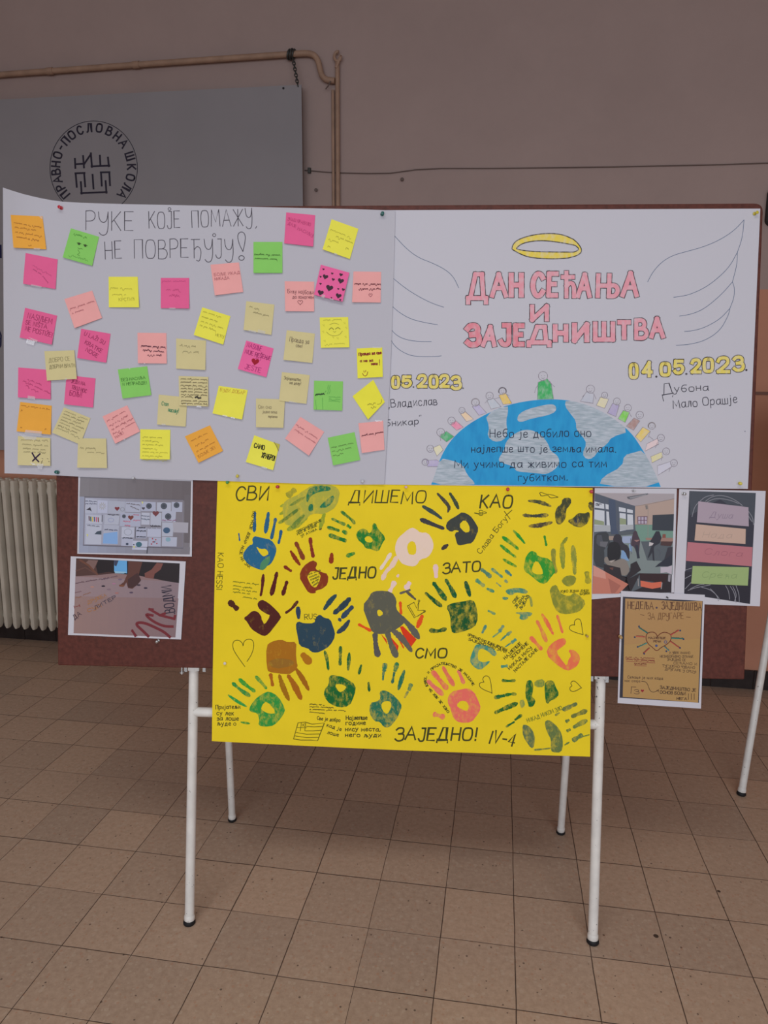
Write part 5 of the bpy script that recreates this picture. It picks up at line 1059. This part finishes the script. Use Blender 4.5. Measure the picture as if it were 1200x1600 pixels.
note('salmon', [(328.8,413.5),(373.3,410),(380,456.1),(335.7,461.5)], 'salmon sticky note hanging below the heading\'s exclamation mark', (('БОЉЕ ИКАД',8,38,98,38,9),('НИКАДА',8,52,58,52,9)), SI)
note('green', [(396,378),(441.3,378),(441.3,426.5),(396,426.5)], 'green square sticky note with two lines right of the exclamation mark', (((7,3,6),3,44,92,47,11,(60,96,44)),((9,5),5,57,82,59,10,(60,96,44))), GI)
note('pink', [(447.2,331.9),(492.5,336.1),(489.3,385.2),(444,380.1)], 'pink sticky note at the poster\'s top edge beside the heading', (('ЗНАШ ПРАВИЛО',6,24,86,36,10,(168,62,106)),('ДАЈЕ',8,38,36,46,9,(168,62,106)),('НАСИЉУ',42,52,96,70,10,(164,60,104))), DP)
note('yellow', [(518.1,342.5),(560,357.5),(546.7,404.7),(504,389.5)], 'yellow tilted sticky note nearest the poster\'s upper right corner', (((8,2),6,36,84,38,11),((6,6),32,50,94,52,10),((6,),10,66,46,66,9),((2,),14,88,24,88,9),((2,),76,76,88,74,9)), YI, tape=([(42,97),(54,98),(53,103),(43,102)],))
def hearts(A):
    HK = (58,40,50)
    for x, y, r in ((24,34,10),(78,34,11),(46,66,13),(20,88,11),(82,84,10.5),(12,12,4),(44,18,4.4),(74,14,6.5),(52,36,5.5),(8,38,3.8),(13,60,4.4),(76,62,4),(93,60,5.8),(60,96,3),(91,106-10,4)):
        px_, py_ = A.mp(x, y); mp, A.mp = A.mp, None; A.heart(px_, py_, r*.46, HK, rot=.25, lay=2); A.mp = mp
note('hot', [(501.3,413.5),(545.9,426),(535.2,471.3),(490.7,460.7)], 'hot pink sticky note covered with black hearts', (), DP, up=2, tape=([(26,92),(38,93),(36,104),(26,102)],[(54,99),(68,99),(68,103),(54,102)]), draw=hearts)
def hrt(x, y, r, c, w=.7):
    def f(A):
        px_, py_ = A.mp(x, y); mp, A.mp = A.mp, None; A.heart(px_, py_, r*.46, c, w=w, lay=2); A.mp = mp
    return f
note('salmon', [(552.3,424.1),(595.5,424.7),(594.7,472.7),(550.1,472.1)], 'salmon sticky note with a small heart right of the black hearts note', (((5,4,9),6,43,99,44,9,(104,50,58),.9),((8,5,4),22,59,99,59,9,(104,50,58),.9)), SI, draw=hrt(64, 76, 6.5, (130,70,80)))
note('salmon', [(444.8,439.3),(490.9,440.1),(490.9,486.5),(445.6,486)], 'salmon sticky note with a small heart left of the black hearts note', (('Бићу најбољи',10,40,98,42,13,(104,56,62)),('да помогнем',26,57,98,58,12,(104,56,62))), SI, draw=hrt(52, 70, 9, (112,60,66)))
note('tan', [(384.8,470.5),(428.8,475.9),(424,523.3),(380.5,515.3)], 'tan sticky note taped along its bottom above the pink red-heart note', (((2,3),12,20,48,26,10),((7,5),28,38,84,42,8)), TI, tape=([(18,96),(46,97),(46,103),(18,101)],[(52,90),(78,92),(77,101),(50,100)]))
note('tan', [(448,515.9),(492,521.2),(488,567.2),(442.7,562.1)], 'tan sticky note reading Правда за све left of the yellow sunny face note', (('Правда за',14,36,82,38,15,(98,84,70)),('све!',38,52,60,53,11,(98,84,70))), TI)
def sunny(A):
    c = (146,142,56)
    A.stroke([(22,48),(32,58),(50,62),(68,58),(78,46)], .7, c, 2, smooth=2); A.stroke([(32,40),(40,33),(47,40)], 1, (110,106,44), 2, smooth=2); A.stroke([(54,39),(62,33),(70,39)], 1, (110,106,44), 2, smooth=2); A.stroke([(34,24),(50,18),(66,24)], .6, c, 2, smooth=2); A.stroke([(46,46),(50,50),(55,46)], .6, c, 2)
    for x, y in ((12,26),(86,20),(10,48),(92,36),(88,66),(14,78),(44,66),(60,70)): A.stroke([(x-3,y-3),(x+3,y+3),(x+2,y-4)], .6, (176,172,62), 2)
note('yellow', [(499.5,496.1),(544,495.3),(545.9,542.5),(501.3,543.6)], 'yellow sticky note with a faint sleepy face near the poster\'s right edge', (((6,8),12,12,76,10,8,(172,168,62)),((5,7),14,92,84,90,8,(168,164,60))), YI, draw=sunny)
def smile(A):
    A.stroke([(20,84),(24,92),(32,94),(38,90),(41,80)], .9, RD, 2, smooth=2); A.stroke([(26,76),(27,81)], .9, RD, 2); A.stroke([(33,75),(33,80)], .9, RD, 2)
note('bright', [(557.3,544.5),(597.3,542.7),(598.1,588.8),(558.7,591.2)], 'yellow sticky note reading Правда за све with a red smiley', (('Правда за све',8,24,96,22,9,RD,1.4),('а не за',12,46,62,46,8,RD,1.2),('неке',56,58,80,58,8,RD,1.3),('!',86,60,90,60,18,RD,1.2)), RD, draw=smile, tape=([(62,-4),(96,0),(96,3),(64,1)],))
def rheart(A):
    px_, py_ = A.mp(50, 60); mp, A.mp = A.mp, None; A.heart(px_, py_, 6.4, (142,22,40), rot=.18, lay=2); A.mp = mp
note('hot', [(384.8,532),(427.5,544.5),(416,589.3),(371.5,576.5)], 'pink sticky note with a red heart reading NASILJE NIJE REŠENJE', (('NASIЉE',8,20,60,20,15,(150,40,100),.9),('NIЈE REŠEЊE',8,42,98,42,13,(134,36,88),.9),('ALI',48,51,66,52,9,(166,52,112),.8),('ЈESTE',22,92,76,92,16,(150,44,100),.9)), DP, draw=rheart)
note('tan', [(440.5,581.3),(484,586.1),(478.7,630.9),(436,626.1)], 'tan sticky note reading Заједништво right of the NASILJE NIJE REŠENJE note', (('Заједништво',10,24,70,24,10,(98,88,70)),('на делу!',32,38,72,38,10,(98,88,70))), TI, tape=([(36,96),(50,97),(68,101),(36,101)],))
def plants(A):
    c = (84,150,72)
    for x in (50, 56): A.stroke([(x,14),(x-3,24),(x+1,34),(x-4,44)], .7, c, 2, smooth=1)
    A.scrib(6, 52, 36, 48, 9, 1.6, (44,70,44), words=(5,)); A.stroke([(30,58),(32,98)], .6, c, 2); A.stroke([(6,66),(10,98)], .6, c, 2)
    for y in (56, 64, 70): A.scrib(52, y, 92, y, 5, .6, c, words=(7,))
    A.stroke([(42,34),(38,40)], .7, c, 2)
note('green', [(490.7,594.7),(536,596),(534.7,641.6),(489.9,640)], 'green sticky note with faint plant drawings and one dark word', (), GI, draw=plants)
note('bright', [(550.7,619.2),(583.2,593.3),(601.3,628),(575.2,655.5)], 'yellow sticky note turned like a diamond at the poster\'s right edge', (), YI, draw=lambda A: (A.scrib(30,62,62,78,8,.7,YI,words=(6,)), A.scrib(36,78,56,88,8,.7,YI,words=(4,)), A.stroke([(66,84),(78,92),(90,90),(92,82)], .7, YI, 2, smooth=1), A.ring(*A.mp(0,0), .01, .01, YI) if False else None))
note('yellow', [(341.9,602.7),(387.2,609.3),(378.1,655.5),(332,645.9)], 'yellow sticky note with a red caption right of the densely written tan note', (('БУДИ ДОБАР',8,18,92,16,11,(176,140,54)),), OI, tape=([(34,97),(50,98),(50,102),(34,101)],[(62,98),(76,99),(76,103),(62,102)]))
note('tan', [(400,622.7),(445.3,624),(442.7,668.5),(400,667.5)], 'tan sticky note reading Сви смо above the САМО ХРАБРО note', (('Сви смо',8,34,54,34,12),('једна већа',24,50,74,50,10),('породица',44,65,76,65,8)), (104,92,72), up=1)
def fold(A): A.fill([(78,-1),(101,-1),(101,24)], (170,164,70), 3); A.stroke([(78,-1),(92,10),(101,24)], .9, (120,112,60), 4)
note('yellow', [(397.3,680),(436.8,694.7),(426.7,734.7),(384,721.9)], 'yellow sticky note reading САМО ХРАБРО in black capitals', (('САМО',12,42,50,38,16,(30,30,26),1.5),('ХРАБРО!',48,66,96,64,18,(30,30,26),1.5)), (30,30,26), draw=fold, tape=([(58,97),(78,98),(78,104),(58,103)],))
note('salmon', [(469.3,651.2),(506.7,674.7),(482.7,712),(445.3,685.3)], 'salmon sticky note tilted clockwise below the green plant note', (((7,2,7),4,36,92,36,9),((6,8),10,54,96,54,9)), SI)
note('green', [(512,684),(553.9,675.2),(562.7,718.7),(520.5,727.2)], 'green sticky note at the poster\'s bottom edge, right part', (((4,6,4),6,40,88,40,9,(84,118,60)),((2,5,4),6,54,76,54,9,(84,118,60)),((6,),6,69,44,68,9,(84,118,60))), GI)
note('salmon', [(560,661.3),(598.7,657.3),(600.8,702.7),(565.3,708)], 'salmon sticky note in the poster\'s lower right corner', (((5,4,7),8,46,98,42,9,(96,48,56),.9),), SI, tape=([(66,-5),(94,-2),(94,2),(70,1)],))
note('orange', [(288.8,681.9),(328,664.5),(348.5,704.5),(310.1,723.2)], 'orange tilted sticky note between the two lower yellow ones', (((4,3,3),12,26,78,24,8),((4,3,3),18,46,72,44,8),((2,3,4,5),12,66,88,62,8),('БОЉЕ ЈЕ!',10,86,80,80,9)), OI)
note('tan', [(248,616.5),(292.8,620.8),(290.1,666.7),(245.3,663.2)], 'tan sticky note with green writing partly under another tan note', (('Стоп',12,34,34,36,13,(52,116,84),.9),('насиљу!',36,54,72,56,14,(52,116,84),.9)), TI, tape=([(16,96),(30,96),(30,101),(16,101)],))
def dense(A):
    for k, y in enumerate((12,23,34,45,55,65,73,86,95)):
        if k == 6: A.scrib(8, y, 48, y-1, 7, .7, (104,94,68), words=(2,7)); A.stroke([(56,71),(62,68),(66,73),(74,72)], 2.6, (60,56,48), 2)
        else: A.scrib(7, y, 96, y, 7, .7, (100,90,66), words=random.choice(((9,6,3),(5,4,7,3),(8,3,7),(4,9,5))))
note('tan', [(279.2,587.5),(325.3,588.8),(325.3,635.2),(280,633.3)], 'tan sticky note densely filled with small writing and one black stroke', (), TI, up=1, draw=dense, tape=([(24,92),(26,92),(26,101),(24,101)],[(60,98),(76,98),(76,105),(60,104)]))
note('green', [(184,577.3),(229.9,572.3),(236.3,617.3),(191.5,622.7)], 'green sticky note reading БЕЗ НАСИЉА left of the green-written tan note', (('БЕЗ НАСИЉА',6,42,88,42,10,(64,108,50)),('И НЕПРАВДЕ!',8,57,90,60,10,(64,108,50))), GI, tape=([(38,-3),(42,-3),(42,4),(38,4)],))
note('pink', [(28.5,574.1),(79.5,578.1),(79.2,624),(28,620.8)], 'pink note with slanted writing, lower left, half under a tan note', (((5,4),28,40,70,56,8,(164,58,102)),((6,5,4),14,46,98,84,9,(160,56,98)),((3,5),24,60,60,80,8,(164,58,102))), DP, tape=([(30,92),(52,94),(52,104),(30,102)],))
note('pink', [(104,585.9),(149.3,591.2),(145.3,636.8),(100,631.5)], 'pink sticky note with БОЉ in large letters right of the slanted pink note', (('ЈЕДИ НА',18,24,66,28,11,DP,.9),('ТВОЈ НОС',20,44,72,54,12,DP,.9),('БОЉ!!',16,68,58,70,17,(146,44,88),1)), DP)
note('tan', [(69.3,548.8),(116,547.2),(120,592),(73.3,594.7)], 'tan note reading ДОБРО СЕ ДОБРИМ ВРАТИ lying over two pink ones', (('ДОБРО СЕ',12,38,82,36,14,(132,124,90)),('ДОБРИМ ВРАТИ',12,60,98,58,12,(120,112,80))), TI, up=1, tape=([(60,96),(68,96),(68,101),(60,101)],))
note('orange', [(31.5,628),(80.8,633.9),(79.2,679.2),(25.9,673.9)], 'orange sticky note fixed with a wide clear tape at lower left', (((7,6,1,2,3),4,13,94,16,7),((2,),6,30,10,30,6),((2,),10,88,14,88,6),((2,),82,84,86,84,6)), OI, tape=([(26,92),(74,92),(73,105),(24,103)],[(22,103),(80,105),(68,109),(26,107)]))
note('tan', [(100,636.5),(141.3,653.3),(125.3,694.7),(81.3,676)], 'tan note tilted clockwise with seven lines of small writing', tuple(((6,5,7)[:2+(k % 2)],8,14+11*k,92-8*(k % 3),12+11.5*k,8) for k in range(7)), TI)
note('salmon', [(160,650.7),(198.7,633.3),(218.7,674.1),(180,693.3)], 'salmon sticky note tilted counter-clockwise with five lines, above a yellow note', (((2,5,4),8,24,84,18,9),((4,1,2,6),8,42,86,34,9),((2,3,4,5),10,56,98,52,9),((5,2,7),8,72,98,66,9),('МАЛЕ!',10,86,44,82,9)), SI, tape=([(34,98),(40,98),(40,103),(34,103)],))
note('tan', [(122.1,684.8),(165.9,685.3),(167.2,731.5),(120.5,730.7)], 'tan sticky note with two short lines at the poster\'s bottom, left of the yellow one', (((2,6),8,36,62,38,11),((4,5),34,50,92,50,7)), TI, up=1)
def xm(A):
    A.stroke([(44,56),(52,72),(64,86)], 2.2, (44,30,56), 3); A.stroke([(68,58),(54,74),(46,84)], 2.2, (44,30,56), 3)
    for x, y in ((74,74),(90,74),(72,86),(94,84)): A.stroke([(x,y),(x+3,y+1)], .8, (112,100,84), 2)
    A.stroke([(76,80),(72,92)], .7, (120,110,84), 2)
note('tan', [(28,681.3),(78.7,684.5),(78.7,728),(27.5,726.7)], 'tan sticky note with a bold dark X at the poster\'s lower left', (((6,3,3),10,16,92,12,9),((5,5,2),14,30,92,32,9),((5,4,3),16,44,84,46,8),((4,2,5),18,56,86,56,8)), TI, up=1, tape=([(4,-6),(58,-2),(56,9),(24,10)],[(38,90),(50,92),(58,98),(46,98)],[(58,92),(80,94),(74,112),(62,110)]), draw=xm)
note('yellow', [(219.2,670.7),(266.1,671.5),(265.3,717.9),(218.7,717.3)], 'yellow sticky note with six lines at the bottom, left of the orange one', tuple((w,8,28+12.6*k,x1,30+12.6*k,7) for k, (w, x1) in enumerate((((5,6,4),72),((1,6,6),62),((2,7,2,4),76),((8,2),56),((5,3,2,6),92),((1,7,6),74),((6,2,5),90)))), YI, curl=.006)

# ------------------------------------------------------------------ push pins
def pin_mesh(p, m, label, s=1.0, cat='push pin'):
    ax = (PN+UX*random.uniform(-.25,.25)+UY*random.uniform(-.2,.1)).normalized(); b = MB(); s *= 1.0
    b.lathe(p, ax, [(0,.0036*s),(.0008,.0042*s),(.0018,.004*s),(.0026,.0024*s),(.0075,.0021*s),(.0090,.0034*s),(.0108,.0040*s),(.0118,.0036*s),(.0124,.002*s)], 16)
    o = b.build('push_pin', m, smooth=True, loc=p); tag(o, label, cat, 'push pins in the panel')
    b = MB(); b.lathe(p-ax*.010, ax, [(0,.0002),(.006,.0006),(.012,.0006)], 8); b.build('pin_needle', M['steel'], o, smooth=True); return o
def pm(n, c): return mat('pin_'+n, lin(c), .3, .5)
PR, PT, PY_, PG, PP = pm('red',(196,44,60)), pm('teal',(30,98,92)), pm('yellow',(212,196,60)), pm('green',(60,150,70)), pm('pink',(226,186,190)); PC = pm('clear',(196,198,204)); PW = pm('white',(222,214,204)); PO = pm('gold',(186,150,96)); PS = M['steel']
for x, y, m, off, lb, s in (
 (96,325,PR,None,'red push pin at the note poster\'s upper left',1.1),(597,335,PT,None,'dark teal push pin in the note poster\'s upper right corner',1.1),(90.5,738,PT,None,'dark teal push pin at the note poster\'s bottom left',1.15),(371,743.5,PY_,None,'yellow push pin at the note poster\'s bottom edge',.95),(566,752.5,PC,None,'clear push pin at the note poster\'s bottom right',1.0),
 (1178.5,334,PY_,.0054,'yellow push pin in the globe poster\'s upper right corner',1.0),(1156,755,PY_,.0054,'yellow push pin in the globe poster\'s lower right corner',1.0),
 (355.5,753.5,PG,.0034,'green push pin in the yellow poster\'s upper left corner',.95),(434.5,760.5,PR,.0034,'red push pin right of the word СВИ on the yellow poster',1.0),(634,761,PP,.0034,'pale pink push pin above the word ДИШЕМО on the yellow poster',.85),(793.5,764,PR,.0034,'red push pin above the word КАО on the yellow poster',1.0),(924,768,PR,.0036,'red push pin in the yellow poster\'s upper right corner',1.1),(352,1035,PW,.0034,'white push pin low at the yellow poster\'s left edge',1.0),(916,992.5,PO,.0034,'gold push pin at the yellow poster\'s right edge',.8),
 (320.5-1.5-109.5+110.5,747,PC,.0026,'clear push pin at the top of the whiteboard photo',.9),(247.5,1001,PS,.0004,'silver push pin below the hand writing photo',1.0),(989,766,PC,.0026,'clear push pin at the top of the classroom photo',.7),(1067,771,PS,.0024,'silver push pin at the corner of the paper strips photo',.9),(968.5,994,PO,.0042,'gold push pin at the left edge of the brown note',1.0),(1042,933,M['chain'],.0042,'tiny dark push pin at the top of the brown note',.45)):
    if 'whiteboard' in lb: x, y = 210, 747
    o_ = off if off is not None else lp_off(x, y)+.0006
    pin_mesh(pp(x, y, o_), m, lb, s)
